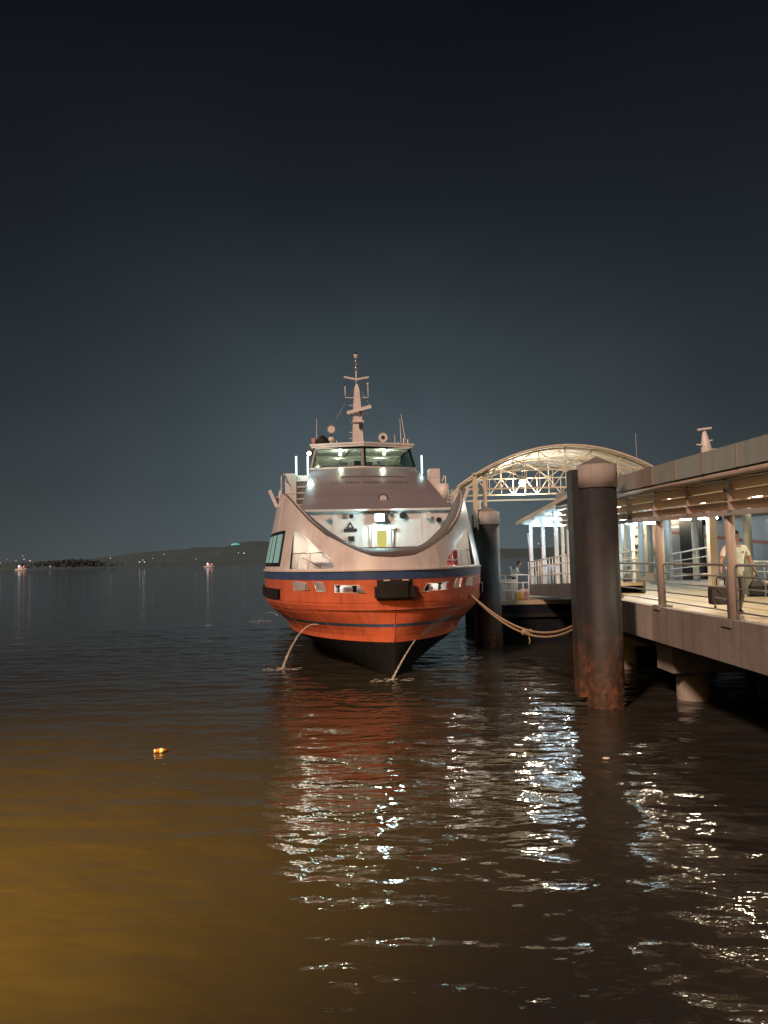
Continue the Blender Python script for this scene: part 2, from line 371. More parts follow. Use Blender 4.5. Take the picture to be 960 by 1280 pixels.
# ------------------------------------------------------------------ far shore hills
def ridge(name, label, y0, depth, prof, seed, nx=160, ny=10):
    pts = [(at(px, 700, y0).x, max(.5, at(px, py, y0).z)) for px, py in prof]
    xs = np.linspace(pts[0][0], pts[-1][0], nx); hs = np.interp(xs, [p[0] for p in pts], [p[1] for p in pts])
    r_ = np.random.default_rng(seed); rows = []
    for j in range(ny):
        f = j/(ny-1); bell = math.sin(math.pi*min(1, f*.5/.5*.5+0)) if f < 1 else 1
        bell = math.sin(f*math.pi/2) if f <= 1 else 1
        rows.append([(x, y0+depth*(f-1), h*bell+(r_.normal(0, 1)*.035*h if 0 < j else 0)-(.6 if j == 0 else 0)) for x, h in zip(xs, hs)])
    back = [(x, y0+depth*.6, -.5) for x in xs]; rows.append(back)
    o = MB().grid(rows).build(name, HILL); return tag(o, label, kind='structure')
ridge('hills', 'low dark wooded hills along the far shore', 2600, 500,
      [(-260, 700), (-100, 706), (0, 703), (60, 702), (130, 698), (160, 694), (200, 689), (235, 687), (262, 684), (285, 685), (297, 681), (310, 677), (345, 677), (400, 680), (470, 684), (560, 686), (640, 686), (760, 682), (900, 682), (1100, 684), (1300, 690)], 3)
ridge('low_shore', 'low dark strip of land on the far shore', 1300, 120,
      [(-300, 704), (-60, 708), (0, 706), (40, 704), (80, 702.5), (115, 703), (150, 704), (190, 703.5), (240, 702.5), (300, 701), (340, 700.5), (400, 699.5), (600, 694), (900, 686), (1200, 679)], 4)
wd = MB(); r_ = random.Random(5)
for k in range(620):
    px = r_.gauss(92, 26); Yd = r_.uniform(1195, 1260)
    top = at(px, min(704.5, 698+abs(px-95)*.085+2.2*abs(math.sin(px*.31))*abs(math.cos(px*.83))), Yd).z
    x = at(px, 705, Yd).x; z = top*r_.uniform(0, 1)**.6; q_ = r_.uniform(.7, 2.0); nb = len(wd.v)
    wd.ball((x, Yd, max(0, z-q_*.4)), 1, 5, 4, sc=(q_*1.1, q_, q_*1.15))
    for i in range(nb, len(wd.v)): wd.v[i] = tuple(c_+r_.uniform(-.45, .45) for c_ in wd.v[i])
tag(wd.build('far_wood', LEAF), 'dark clump of trees on the distant low shore', 'trees', kind='stuff')

# ================================================================== the orange ferry (local: x across, y aft from the stem, z up)
SHIP_ROT = R(7.07)
ferry = thing('ferry', 'orange and white passenger ferry moored bow-on with its bow floodlight lit', 'ferry', (.29, 24.5, 0), SHIP_ROT)
BW = 4.55
def B1(s): s = min(max(s, 0), 9); return BW*(1-(1-s/9)**2.3)**.5
def B0(s): s = min(max(s, 0), 9); return 3.5*(1-(1-s/9)**2.6)**.72
def shell(side, s, z, off=0):
    k = z-3.5; return V((side*max(0, B1(s)*(1-.045*k)-off), s+.2*k*max(0, 1-s/9)+off*max(0, 1-s/3), z))
def hullp(side, s, z, off=0):
    w = min(1, max(0, (z-1.12)/(2.45-1.12))); w = w*w*(3-2*w)
    t = B0(s)*(1-w)+B1(s)*w
    if z < 1.12: t = B0(s)*(1-.55*(1.12-z))
    return V((side*max(0, t-off), s+.1*(3.5-z)*max(0, 1-s/9)+off*max(0, 1-s/3), z))
ST = [9*(1-math.cos(v/40*math.pi/2)) for v in range(41)]+[10, 11.5, 13, 15, 18, 21, 24, 27, 30]
SEQ = [(-1, s) for s in reversed(ST)]+[(1, s) for s in ST[1:]]
def band(mb, f, z0, z1, off, nrow=1, smooth=True):
    mb.grid([[f(sd, s, z0+(z1-z0)*i/nrow, off) for sd, s in SEQ] for i in range(nrow+1)], smooth=smooth); return mb
def solid(f, zlo, zhis, thick, nrow):
    """closed thick skin between zlo and per-station top"""
    mb = MB(); n = len(SEQ)
    O = [[f(sd, s, zlo+(zt-zlo)*i/nrow, 0) for (sd, s), zt in zip(SEQ, zhis)] for i in range(nrow+1)]
    I = [[f(sd, s, zlo+(zt-zlo)*i/nrow, thick) for (sd, s), zt in zip(SEQ, zhis)] for i in range(nrow+1)]
    vs = [p for r in O for p in r]+[p for r in I for p in r]; N = n*(nrow+1); fs = []
    for i in range(nrow):
        for k in range(n-1):
            a, b, c, d = i*n+k, i*n+k+1, (i+1)*n+k+1, (i+1)*n+k
            fs += [(a, b, c, d), (N+d, N+c, N+b, N+a)]
    for k in range(n-1):
        fs += [(k, N+k, N+k+1, k+1), (nrow*n+k, nrow*n+k+1, N+nrow*n+k+1, N+nrow*n+k)]
    for i in range(nrow):
        fs += [(i*n, (i+1)*n, N+(i+1)*n, N+i*n), (i*n+n-1, N+i*n+n-1, N+(i+1)*n+n-1, (i+1)*n+n-1)]
    mb.add(vs, fs, 0, True); return mb
UT = [(0, 3.93), (.7, 3.98), (1.2, 4.18), (1.55, 4.38), (2.15, 4.74), (2.4, 5.0), (2.7, 5.30), (2.88, 5.55), (3.12, 5.88), (3.35, 6.22), (3.55, 6.5), (3.70, 6.68), (3.9, 6.72)]
def ztop(s0):
    z = 4.5
    for _ in range(25):
        t = abs(shell(1, s0, z).x); z = .5*z+.5*float(np.interp(t, [a for a, b in UT], [b for a, b in UT]))
    if s0 > 6: z = z+(6.2-z)*min(1, (s0-6)/1.6)
    return z
ZT = [ztop(s) for sd, s in SEQ]
# hull skin with the mooring ports cut out
ho = solid(hullp, 1.12, [3.22]*len(SEQ), .09, 12).build('hull', ORANGE, ferry)
PORTS = [[(-3.36, 3.16), (-2.86, 3.12), (-2.74, 2.86), (-3.28, 2.84)], [(-2.62, 3.15), (-2.32, 3.13), (-2.20, 2.82), (-2.50, 2.84)], [(-1.96, 3.05), (-1.14, 3.03), (-.92, 2.76), (-1.92, 2.80)]]
PORTS += [[(-t, z) for t, z in reversed(p)] for p in PORTS]
pc = MB()
for p in PORTS: pc.poly([(t, -1, z) for t, z in p], (0, 6, 0))
cut(ho, pc)
for f_ in ho.data.polygons: f_.use_smooth = False
for p in PORTS:                                            # thin light rim round each port
    c = sum((V((t, 0, z)) for t, z in p), V())/4; pts = []
    for t, z in p:
        best = min((abs(abs(hullp(1, s, z).x)-abs(t)), s) for s in np.linspace(0, 5, 300))[1]
        q_ = hullp(1 if t > 0 else -1, best, z, -.015); pts.append(q_)
    MB().tube(pts, .016, 6, closed=True).build('port_rim', CREAMW, ferry)
band(MB(), hullp, -.7, 1.12, .0, 6).build('lower_hull', BLACK, ferry)
band(MB(), hullp, 1.63, 1.73, -.006, 1).build('boot_line', BLUE, ferry)
band(MB(), hullp, 3.215, 3.50, -.012, 2).build('blue_stripe', BLUE, ferry)
band(MB(), hullp, 3.50, 3.545, -.05, 1).add(*[[], []]).build('white_strake', CREAMW, ferry)
sk = MB()
for z_ in (3.50, 3.545):
    a = [hullp(sd, s, 3.5, -.05) for sd, s in SEQ]; b_ = [hullp(sd, s, 3.5, .12) for sd, s in SEQ]
    sk.grid([[(p.x, p.y, z_) for p in a], [(p.x, p.y, z_) for p in b_]])
sk.build('strake_ledge', CREAMW, ferry)
# knuckle line under the orange band and side fender bars near the shoulders
for sd in (-1, 1):
    fb = MB(); ss = [3.6, 4.3, 5, 6, 7, 8, 9.5, 12, 16, 20]
    rows = [[hullp(sd, s, z_, -o_) for s in ss] for z_, o_ in ((2.50, .0), (2.50, .10), (2.86, .10), (2.86, .0))]
    fb.grid(rows, smooth=False).build('side_fender', RUBBER, ferry)
band(MB(), hullp, 2.44, 2.475, -.015, 1).build('knuckle_bead', ORANGE, ferry)
for s_ in (1.6, 4.0, 6.6):
    for sd in (-1, 1): MB().tube([hullp(sd, s_, z_, -.002) for z_ in np.linspace(1.14, 2.43, 9)], .007, 5).build('plate_seam', ORANGE, ferry)
for z_ in (1.42, 2.05): MB().tube([hullp(sd, s_, z_, -.001) for sd, s_ in SEQ], .006, 5).build('plate_seam', ORANGE, ferry)
for s_ in (.5, 1.2, 5.0):
    for sd in (-1, 1):
        zz = ztop(s_); MB().tube([shell(sd, s_, z_, -.001) for z_ in np.linspace(3.56 if s_ != 1.2 else 4.5, zz-.03, 8)], .006, 5).build('shell_seam', W_PAINT, ferry)
st = MB(); st.tube([hullp(1, 0, z_, 0)+V((0, -.005, 0)) for z_ in np.linspace(1.13, 2.44, 8)], .022, 6); st.build('stem_bar', ORANGE, ferry)
# transom
tr = [hullp(sd, 30, z_) for sd, z_ in ((-1, -.7), (1, -.7), (1, 1.12), (1, 3.5), (-1, 3.5), (-1, 1.12))]
MB().add(tr, [(0, 1, 2, 3, 4, 5)]).build('transom', ORANGE, ferry)
# upper white shell with the two big side openings
so = solid(shell, 3.55, ZT, .10, 12).build('bow_shell', W_PAINT, ferry)
TRI = [(-3.44, 3.60), (-3.40, 4.0), (-3.30, 4.75), (-3.25, 4.93), (-3.18, 4.97), (-3.09, 4.93), (-2.75, 4.60), (-2.16, 4.04), (-2.02, 3.88), (-1.96, 3.74), (-1.96, 3.60)]
tc_ = MB().poly([(t, -1, z) for t, z in TRI], (0, 5.5, 0)).poly([(-t, -1, z) for t, z in reversed(TRI)], (0, 5.5, 0))
cut(so, tc_)
for f_ in so.data.polygons: f_.use_smooth = True
bmq = bmesh.new(); bmq.from_mesh(so.data)
for e in bmq.edges:
    if len(e.link_faces) == 2 and e.calc_face_angle(0) > .6: e.smooth = False
bmq.to_mesh(so.data); bmq.free()
# inner wall of the side passages, deck, and lamps in them
iw = MB(); n_ = [i for i, (sd, s) in enumerate(SEQ) if s <= 9]
iw.grid([[shell(SEQ[i][0], SEQ[i][1]+.5, 3.5, .62).xy.to_3d()+V((0, .25, 2.15)) for i in n_], [V((*shell(SEQ[i][0], SEQ[i][1]+.5, 3.5, .72).xy, max(3.6, ZT[i]-.18)))+V((0, .25, 0)) for i in n_]])
iw.build('passage_wall', W_IN, ferry)
fl = MB(); fl.grid([[(-abs(hullp(1, s, 2.3, .1).x), s, 2.2) for s in ST if s <= 9], [(abs(hullp(1, s, 2.3, .1).x), s, 2.2) for s in ST if s <= 9]], smooth=False)
fl.build('mooring_deck', GREY_DECK, ferry)
for sd in (-1, 1):
    put_light('passage_light', 'POINT', (sd*2.92, 2.35, 4.55), 22 if sd < 0 else 12, (1, .88, .70), ferry, .30)
    put_light('passage_light', 'POINT', (sd*2.2, 1.25, 4.0), 7, (1, .90, .74), ferry, .2)
    a_, b_ = shell(sd, 3.15, 3.5, .11), shell(sd, 3.15, 3.5, .98)
    MB().poly([(a_.x, 3.15, 2.2), (b_.x, 3.3, 2.2), (b_.x, 3.3, 5.3), (a_.x-sd*.28, 3.15, 5.3)], (0, .05, 0)).build('passage_bulkhead', W_IN, ferry)
    put_light('mooring_deck_light', 'POINT', (sd*2.0, 1.25, 3.1), 22, (1, .95, .85), ferry, .04)
    # railing in the side opening
    rl = MB(); pr = [shell(sd, s, 4.16, .16) for s in np.linspace(1.05, 3.15, 9)]; rl.tube(pr, .022, 6).build('side_rail', STEEL, ferry)
    for s in (1.3, 1.9, 2.6):
        a = shell(sd, s, 3.56, .16); b_ = shell(sd, s, 4.16, .16); MB().tube([a, b_], .016, 6).build('rail_stanchion', STEEL, ferry)
    MB().tube([shell(sd, 1.25, 3.62, .25), shell(sd, 2.6, 4.0, .3)], .02, 6).build('rail_brace', STEEL, ferry)
    wn_ = MB(); p = shell(sd, 1.02, 3.85, .38); wn_.lathe([(.07, -.1), (.07, .1)], p, 12, axis='Y').lathe([(.13, .1), (.13, .13)], p, 12, axis='Y').lathe([(.13, -.13), (.13, -.1)], p, 12, axis='Y').box((p.x-.14, p.y-.08, 3.55), (p.x+.14, p.y+.08, 3.74))
    wn_.build('mooring_winch', STEEL, ferry)
    for s, t_ in ((.55, 1.5), (1.0, 2.0)):                # bollards behind the ports
        p = hullp(sd, s, 2.9, .42); MB().tube([(p.x, p.y, 2.2), (p.x, p.y, 3.0)], .07, 10).lathe([(.10, 0), (.10, .05)], (p.x, p.y, 2.98), 10).build('bollard', RUBBER, ferry)
for k in range(3):
    p = shell(1, 1.55+.28*k, 3.9, .42); MB().lathe([(.05, 0), (.065, .05), (.065, .5), (.03, .58)], (p.x, p.y, 3.58), 10).build('fire_extinguisher', REDP, ferry)
# whaleback: dark band that dips from the shell edge to the foot of the front wall
WALL_S = 4.62
IU = [(0, 1.20, 4.27), (.5, 1.20, 4.27), (1.05, 1.22, 4.28), (1.25, 1.33, 4.36), (1.5, 1.58, 4.51), (2.02, 2.2, 4.90), (2.45, 3.0, 5.32), (2.85, 4.0, 5.76), (3.0, 4.5, 5.9)]
up = [i for i, (sd, s) in enumerate(SEQ) if s <= 5.6]
outer = [shell(SEQ[i][0], SEQ[i][1], ZT[i], .0) for i in up]
ox = abs(outer[0].x); inner = []
for p in outer:
    t = abs(p.x)/ox*3.0; tt = [a[0] for a in IU]
    inner.append(V((math.copysign(t, p.x), float(np.interp(t, tt, [a[1] for a in IU])), float(np.interp(t, tt, [a[2] for a in IU])))))
wb = MB(); rows = []
for i in range(6):
    f = i/5; rows.append([o_.lerp(n2, f)+V((0, 0, .02*(1-f)+.05*math.sin(math.pi*f))) for o_, n2 in zip(outer, inner)])
WHALE = mat('brown_nonslip_deck_paint', (.135, .108, .098), .55, var=.15, scale=5, bump=.1, bscale=25)
wb.grid(rows).build('whaleback_deck', WHALE, ferry)
MB().grid([inner, [q_+V((0, .05, -.45)) for q_ in inner]]).build('whaleback_coaming', GREY_DECK, ferry)
MB().tube(inner, .03, 8).build('coaming_bead', WHALE, ferry)
capt = MB(); capt.tube([p+V((0, .04, .0)) for p in outer], .03, 8).build('bulwark_cap', WHALE, ferry)
# front wall of the deckhouse, standing behind the well deck
MB().poly([(-2.35, WALL_S, 3.8), (2.35, WALL_S, 3.8), (3.02, WALL_S, 5.84), (-3.02, WALL_S, 5.84)], (0, .12, 0)).build('front_wall', W_IN, ferry)
MB().poly([(-2.4, 1.3, 3.82), (2.4, 1.3, 3.82), (2.9, WALL_S, 3.82), (-2.9, WALL_S, 3.82)], (0, 0, -.04)).build('well_deck', GREY_DECK, ferry)
for t in (-1.75, -.62, .62, 1.75): MB().box((t-.012, WALL_S-.012, 3.85), (t+.012, WALL_S+.002, 5.80)).build('wall_seam', W_IN, ferry)
# upper deck
ud = MB(); uds = [s for s in ST if s >= 4.7]
ud.grid([[shell(-1, s, 5.86, .08) for s in uds], [shell(1, s, 5.86, .08) for s in uds]], smooth=False).build('upper_deck', GREY_DECK, ferry)
# hood: the long slope from the wall top to the bridge windows
HB = [(-3.02, WALL_S-.06, 5.85), (3.02, WALL_S-.06, 5.85)]; HS, HZ, HT = 9.15, 8.06, 2.47
hd = MB(); rows = []
for i in range(9):
    f = i/8; z = 5.85+(HZ-5.85)*(f+.07*math.sin(math.pi*f)); y = WALL_S-.06+(HS-WALL_S+.06)*f; hw = 3.02+(HT-3.02)*f**.8
    rows.append([(hw*u, y+.42*f*abs(u)**2-.02*u*u, z-.06*u*u*u*u) for u in np.linspace(-1, 1, 17)])
hood_rows = rows
hd.grid(rows); hood = hd.build('bridge_hood', GREY_DECK, ferry)
for sd, k in ((-1, 0), (1, 16)):
    MB().grid([[r[k] for r in rows], [(r[k][0]+sd*.04, r[k][1], 5.80) for r in rows]], smooth=False).build('hood_side', GREY_DECK, ferry)
MB().bar((-3.0, WALL_S-.10, 5.82), (3.0, WALL_S-.10, 5.82), .10, .08).build('eyebrow_trim', CREAMW, ferry)
def on_hood(u, f):
    i = min(7, int(f*8)); g = f*8-i; k = (u+1)*8; j = min(15, int(k)); h = k-j
    P_ = lambda a, b: V(hood_rows[a][b])
    return (P_(i, j)*(1-h)+P_(i, j+1)*h)*(1-g)+(P_(i+1, j)*(1-h)+P_(i+1, j+1)*h)*g
hn = V((0, -.40, .92))
for k in range(22):                                        # faded, unreadable name across the hood
    if k in (3, 8, 14): continue
    u0 = -.60+k*.056; a = on_hood(u0, .50)+hn*.006; b_ = on_hood(u0+.034, .50)+hn*.006; c = on_hood(u0+.034, .545)+hn*.006; d = on_hood(u0, .545)+hn*.006
    MB().add([a, b_, c, d], [(0, 1, 2, 3)]).build('faded_letter', FADED_INK, ferry)
MB().tube([on_hood(u, .66+.03*math.cos(u*2.2))+hn*.004 for u in np.linspace(-.45, .62, 16)], .022, 5).build('faded_swoosh', FADED_INK, ferry)
em = on_hood(.12, .17)+hn*.02
MB().lathe([(.20, -.02), (.20, .02)], em, 18, axis='Y').build('round_emblem', FADED_INK, ferry)
MB().lathe([(.14, -.02), (.14, .02)], em+V((0, -.012, .004)), 18, axis='Y').build('emblem_disc', CREAMW, ferry)
# front wall fittings
def disc(name, t, z, r, m, dep=.08, r2=None): return MB().lathe([(r, 0), (r2 or r, dep)], (t, WALL_S, z), 16, axis='Y').build(name, m, ferry)
disc('horn', 1.02, 5.58, .14, RUBBER, .16); disc('horn_rim', 1.02, 5.58, .17, CREAMW, .05); disc('vent_cowl', 2.02, 5.56, .13, CREAMW, .22); disc('camera_housing', 2.45, 5.38, .10, RUBBER, .18)
disc('camera_plate', 2.50, 5.40, .17, CREAMW, .04); disc('fire_nozzle', -1.02, 5.58, .085, RUBBER, .10); disc('vent_cowl', -2.0, 5.55, .10, CREAMW, .2)
disc('nozzle_plate', -1.30, 5.56, .09, STEEL, .05)
sg = MB().poly([(-1.22, WALL_S-.025, 5.12), (-.92, WALL_S-.025, 5.12), (-1.07, WALL_S-.025, 5.38)], (0, .02, 0)); sg.build('triangle_sign', INK, ferry)
MB().poly([(-1.13, WALL_S-.032, 5.15), (-1.01, WALL_S-.032, 5.15), (-1.07, WALL_S-.032, 5.27)], (0, .006, 0)).build('sign_inset', CREAMW, ferry)
MB().box((-1.32, WALL_S-.03, 4.98), (-.80, WALL_S, 5.10)).build('sign_plate', INK, ferry)
MB().box((-1.16, WALL_S-.06, 4.62), (-.92, WALL_S, 4.80)).build('junction_box', INK, ferry)
for k in (-1, 1): MB().tube([(-1.04+k*.05, WALL_S-.04, 4.62), (-1.04+k*.12, WALL_S-.04, 4.33)], .012, 5).build('cable', INK, ferry)
MB().tube([(-1.10, WALL_S-.03, 4.60), (-1.75, WALL_S-.03, 4.35)], .02, 6).build('pipe', STEEL, ferry)
for t in (.62, -.30): MB().tube([(t, WALL_S-.05, 4.30), (t, WALL_S-.05, 5.18)], .025, 8).build('pipe', W_IN, ferry)
MB().box((.50, WALL_S-.12, 5.05), (.70, WALL_S, 5.13)).build('pipe_bracket', W_IN, ferry)
def rrect(cx, cz, w, h, r, n=5):
    o = []
    for sx_, sz, a0 in ((1, 1, 0), (-1, 1, 90), (-1, -1, 180), (1, -1, 270)):
        for k in range(n+1):
            a = R(a0+90*k/n); o.append((cx+sx_*(w/2-r)+r*math.cos(a), cz+sz*(h/2-r)+r*math.sin(a)))
    return o
door = MB().poly([(x, WALL_S-.05, z) for x, z in rrect(.16, 4.72, .74, 1.0, .1)], (0, .05, 0)).build('door', W_IN, ferry)
MB().tube([(x, WALL_S-.05, z) for x, z in rrect(.16, 4.67, .44, .70, .09)], .03, 6, closed=True).build('window_frame', CREAMW, door)
MB().poly([(x, WALL_S-.06, z) for x, z in rrect(.16, 4.67, .42, .68, .08)], (0, .008, 0)).build('window_pane', L_DOORW, door)
# floodlight
flo = MB().box((-.14, WALL_S-.34, 5.36), (.26, WALL_S-.14, 5.66)).bar((.06, WALL_S-.16, 5.5), (.06, WALL_S, 5.5), .06).build('floodlight', STEEL, ferry)
MB().poly([(x, WALL_S-.352, z) for x, z in rrect(.06, 5.51, .34, .28, .13)], (0, .01, 0)).build('floodlight_lens', L_WHITE, flo)
put_light('bow_flood', 'POINT', (.06, WALL_S-.42, 5.46), 155, (.62, 1.0, 1.0), ferry, .09)
for t in (.30, .55): MB().box((t-.06, WALL_S-.12, 5.62), (t+.06, WALL_S, 5.74)).build('deck_lamp', STEEL, ferry)
# bow push fender
pf = MB(); rows = []
for z_, i_ in ((2.52, 0), (2.62, 1), (3.08, 1), (3.20, 0)):
    rows.append([(t, (.16 if z_ < 2.6 else .0)+.10*abs(t)**1.8-.15-.12*i_*(1 if abs(t) < .56 else 0), z_) for t in (-.60, -.56, -.4, -.2, 0, .2, .4, .56, .60)])
pf.grid(rows, smooth=False).build('bow_fender', RUBBER, ferry)
MB().box((-.66, -.16, 2.62), (-.50, .12, 2.98)).build('fender_end', RUBBER, ferry); MB().box((.50, -.16, 2.62), (.66, .12, 2.98)).build('fender_end', RUBBER, ferry)
for t in (-.28, .34): MB().box((t-.10, -.26, 3.165), (t+.10, -.05, 3.20)).build('fender_lug', CREAMW, ferry)
# side cabin windows (port and starboard), lit
for sd in (-1, 1):
    for s0, s1 in ((3.75, 7.9), (9, 12.8), (13.6, 17.4), (18.2, 22), (22.8, 26.6)):
        n8 = [s0+(s1-s0)*i/10 for i in range(11)]
        zt = lambda s: 5.06-.05*max(0, (s-s0)/(s1-s0))
        fr = MB().grid([[shell(sd, s, 3.70, -.012) for s in n8], [shell(sd, s, zt(s), -.012) for s in n8]]).build('side_window', DARKF, ferry)
        for k in range(4):
            a = s0+.13+(s1-s0-.26)*k/4+.10; b_ = s0+.13+(s1-s0-.26)*(k+1)/4-.10; m5 = [a+(b_-a)*i/4 for i in range(5)]
            MB().grid([[shell(sd, s, 3.84, -.022) for s in m5], [shell(sd, s, zt(s)-.13, -.022) for s in m5]]).build('pane', L_SIDEW, fr)
# bridge
BS, BT = 9.2, 2.47
plan0 = [(-BT, BS+3.2), (-BT, BS+.62), (0, BS), (BT, BS+.62), (BT, BS+3.2)]
def lev(z, sc, dy): return [V((x*sc, y+dy, z)) for x, y in plan0]
base_l, sill, head, roofl = lev(5.86, 1.02, 0), lev(8.06, 1.0, .0), lev(9.08, .90, .22), lev(9.20, .90, .22)
bl = MB(); 
for a, b_ in ((base_l, lev(8.05, 1.0, .02)),):
    for i in (0, 3): bl.add([a[i], a[i+1], b_[i+1], b_[i]], [(0, 1, 2, 3)])
bl.add([base_l[0], base_l[4], roofl[4], roofl[0]], [(0, 1, 2, 3)]); bl.build('bridge_house', W_PAINT, ferry)
MB().tube([V((-BT-.02, BS+.60, 8.09)), V((0, BS-.05, 8.09)), V((BT+.02, BS+.60, 8.09))], .05, 6).build('window_sill', CREAMW, ferry)
def wedge(i, name):
    a, b_, c, d = sill[i], sill[i+1], head[i+1], head[i]
    n = (b_-a).cross(d-a).normalized()
    if n.y > 0 and i in (1, 2): n = -n
    if i == 0: n = V((-1, 0, 0)) if n.x > 0 else n
    g = [a.lerp(c, .0)]; m = lambda u, v: (a*(1-u)+b_*u)*(1-v)+(d*(1-u)+c*u)*v
    fr = MB()
    for u0, u1, v0, v1 in ((0, 1, 0, .10), (0, 1, .93, 1), (0, .035, .1, .93), (.955, 1, .1, .93)):
        qd = [m(u0, v0), m(u1, v0), m(u1, v1), m(u0, v1)]; fr.poly(qd, n*.04)
    fo = fr.build('bridge_window', DARKF, ferry)
    MB().poly([m(.03, .09), m(.96, .09), m(.96, .935), m(.03, .935)], n*.012).build('window_glass', GLASS, fo)
    return fo
for i in range(4): wf = wedge(i, 'w')
# wipers
for a, b_ in (((-1.30, BS+.26, 8.14), (-.62, BS+.22, 8.86)), ((1.35, BS+.27, 8.14), (1.75, BS+.52, 8.62))): MB().tube([a, b_], .016, 5).build('wiper', DARKF, ferry)
MB().tube([(.30, BS+.18, 8.86), (1.0, BS+.30, 8.84)], .014, 5).build('wiper', DARKF, ferry)
rf = MB(); e = .16; rl0 = [(-BT*.9-e, BS+3.4), (-BT*.9-e, BS+.74), (0, BS+.02), (BT*.9+e, BS+.74), (BT*.9+e, BS+3.4)]
rf.poly([(x, y, 9.09) for x, y in rl0], (0, 0, .10)).poly([(x*1.03, y+(y-BS-1.7)*.02, 9.19) for x, y in rl0], (0, 0, .09)); roof = rf.build('bridge_roof', CREAMW, ferry)
MB().box((-1.9, BS+.9, 8.06), (1.9, BS+1.2, 8.30)).build('helm_console', GREY_DECK, ferry)
MB().box((-2.1, BS+2.9, 8.06), (2.1, BS+2.95, 9.05)).build('bridge_back_wall', W_IN, ferry)
MB().box((-2.2, BS+.5, 9.02), (2.2, BS+3.0, 9.06)).build('bridge_ceiling', W_IN, ferry)
MB().box((-2.2, BS+.6, 8.02), (2.2, BS+3.0, 8.05)).build('bridge_floor', GREY_DECK, ferry)
MB().bar((-1.7, BS+1.6, 8.72), (1.9, BS+1.6, 8.72), .04).build('grab_rail', STEEL, ferry)
for k, t in enumerate((-.85, -.2, .35, .95)): MB().box((t-.16, BS+1.25, 8.06), (t+.16, BS+1.5, 8.5+.06*(k % 2))).build('helm_chair', RUBBER, ferry)
for t, z_ in ((-1.05, 8.80), (1.02, 8.82)):
    MB().ball((t, BS+.75, z_), .075).tube([(t, BS+.75, z_+.05), (t, BS+.75, 9.03)], .012, 5).build('bridge_lamp', L_BRIDGE, ferry)
    put_light('bridge_light', 'POINT', (t, BS+1.0, z_-.04), 45, (1, .96, .72), ferry, .06)
# roof gear
RZ = 9.28
sl = MB().tube([(-1.42, BS+1.2, RZ), (-1.42, BS+1.2, RZ+.20)], .10, 12).lathe([(.14, .0), (.17, .1), (.12, .22)], (-1.42, BS+1.2, RZ+.18), 14).build('pedestal', CREAMW, ferry)
MB().lathe([(.04, -.12), (.2, -.04), (.24, .08)], (-1.42, BS+1.15, RZ+.76), 18, axis='Y').tube([(-1.42, BS+1.2, RZ+.36), (-1.42, BS+1.2, RZ+.55)], .03, 6).build('searchlight', STEEL, ferry)
MB().lathe([(.17, .083), (.17, .09)], (-1.42, BS+1.15, RZ+.76), 18, axis='Y').build('searchlight_glass', CREAMW, ferry)
MB().lathe([(.05, -.12), (.2, -.02), (.22, .08)], (1.02, BS+1.15, RZ+.36), 18, axis='Y').tube([(1.02, BS+1.2, RZ), (1.02, BS+1.2, RZ+.2)], .09, 10).build('searchlight', CREAMW, ferry)
MB().lathe([(.09, .083), (.09, .10)], (1.02, BS+1.15, RZ+.36), 14, axis='Y').build('searchlight_glass', INK, ferry)
MB().lathe([(.12, 0), (.13, .34), (.06, .38)], (-2.24, BS+1.3, RZ), 12).build('liferaft_light', PINK, ferry)
tarp = MB(); nb = 0; tarp.ball((-1.83, BS+1.2, RZ+.1), .34, 14, 9, sc=(1, .7, 1.1)); rr_ = random.Random(2)
tarp.v = [(x+rr_.uniform(-.03, .03), y, max(RZ, z+rr_.uniform(-.03, .03)-.25*abs(x+1.83))) for x, y, z in tarp.v]; tarp.build('covered_light', RUBBER, ferry)
for t, y_, h, lean in ((-2.12, 1.3, 1.35, .03), (1.92, 1.3, 1.30, -.03), (2.18, 1.4, 1.55, -.22), (1.62, 1.3, .55, 0), (-1.17, 1.2, .22, 0), (1.78, 1.25, .16, 0), (2.05, 1.3, .36, 0), (2.26, 1.4, .32, 0)):
    MB().tube([(t, BS+y_, RZ), (t+lean*.2, BS+y_, RZ+h*.2), (t+lean, BS+y_, RZ+h)], [.03, .022, .010] if h > .5 else .035, 6).build('aerial', CREAMW, ferry)
# mast
ms = BS+2.6; mx_ = -.05
def mz(y): return V((0, 0, EYE)).z+(698-y)*(36.2)/FPX
mast = MB().add([(mx_+sx_*w, ms+sy_*w*1.2, z) for z, w in ((9.2, .27), (11.2, .20), (12.3, .12), (12.55, .05)) for sx_, sy_ in ((-1, -1), (1, -1), (1, 1), (-1, 1))],
      [(4*i+k, 4*i+(k+1) % 4, 4*i+4+(k+1) % 4, 4*i+4+k) for i in range(3) for k in range(4)]+[(12, 13, 14, 15)]).build('mast', CREAMW, ferry)
MB().tube([(mx_, ms, 12.5), (mx_, ms, 13.3)], .035, 8).build('topmast', CREAMW, mast)
MB().bar((mx_-.62, ms, 12.92), (mx_, ms, 12.80), .07, .09).bar((mx_, ms, 12.80), (mx_+.62, ms, 12.92), .07, .09).build('yardarm', CREAMW, mast)
MB().tube([(mx_-.57, ms, 12.45), (mx_-.57, ms, 11.88), (mx_+.57, ms, 11.88), (mx_+.57, ms, 12.5)], .03, 6).build('signal_bracket', CREAMW, mast)
MB().lathe([(.05, -.06), (.06, .07)], (mx_+.57, ms, 12.55), 10).build('signal_lamp', CREAMW, mast)
for z_, w in ((13.28, .12), (13.62, .09)): MB().lathe([(w*.8, 0), (w, .10), (w*.7, .14)], (mx_, ms, z_), 12).build('lantern', STEEL, mast)
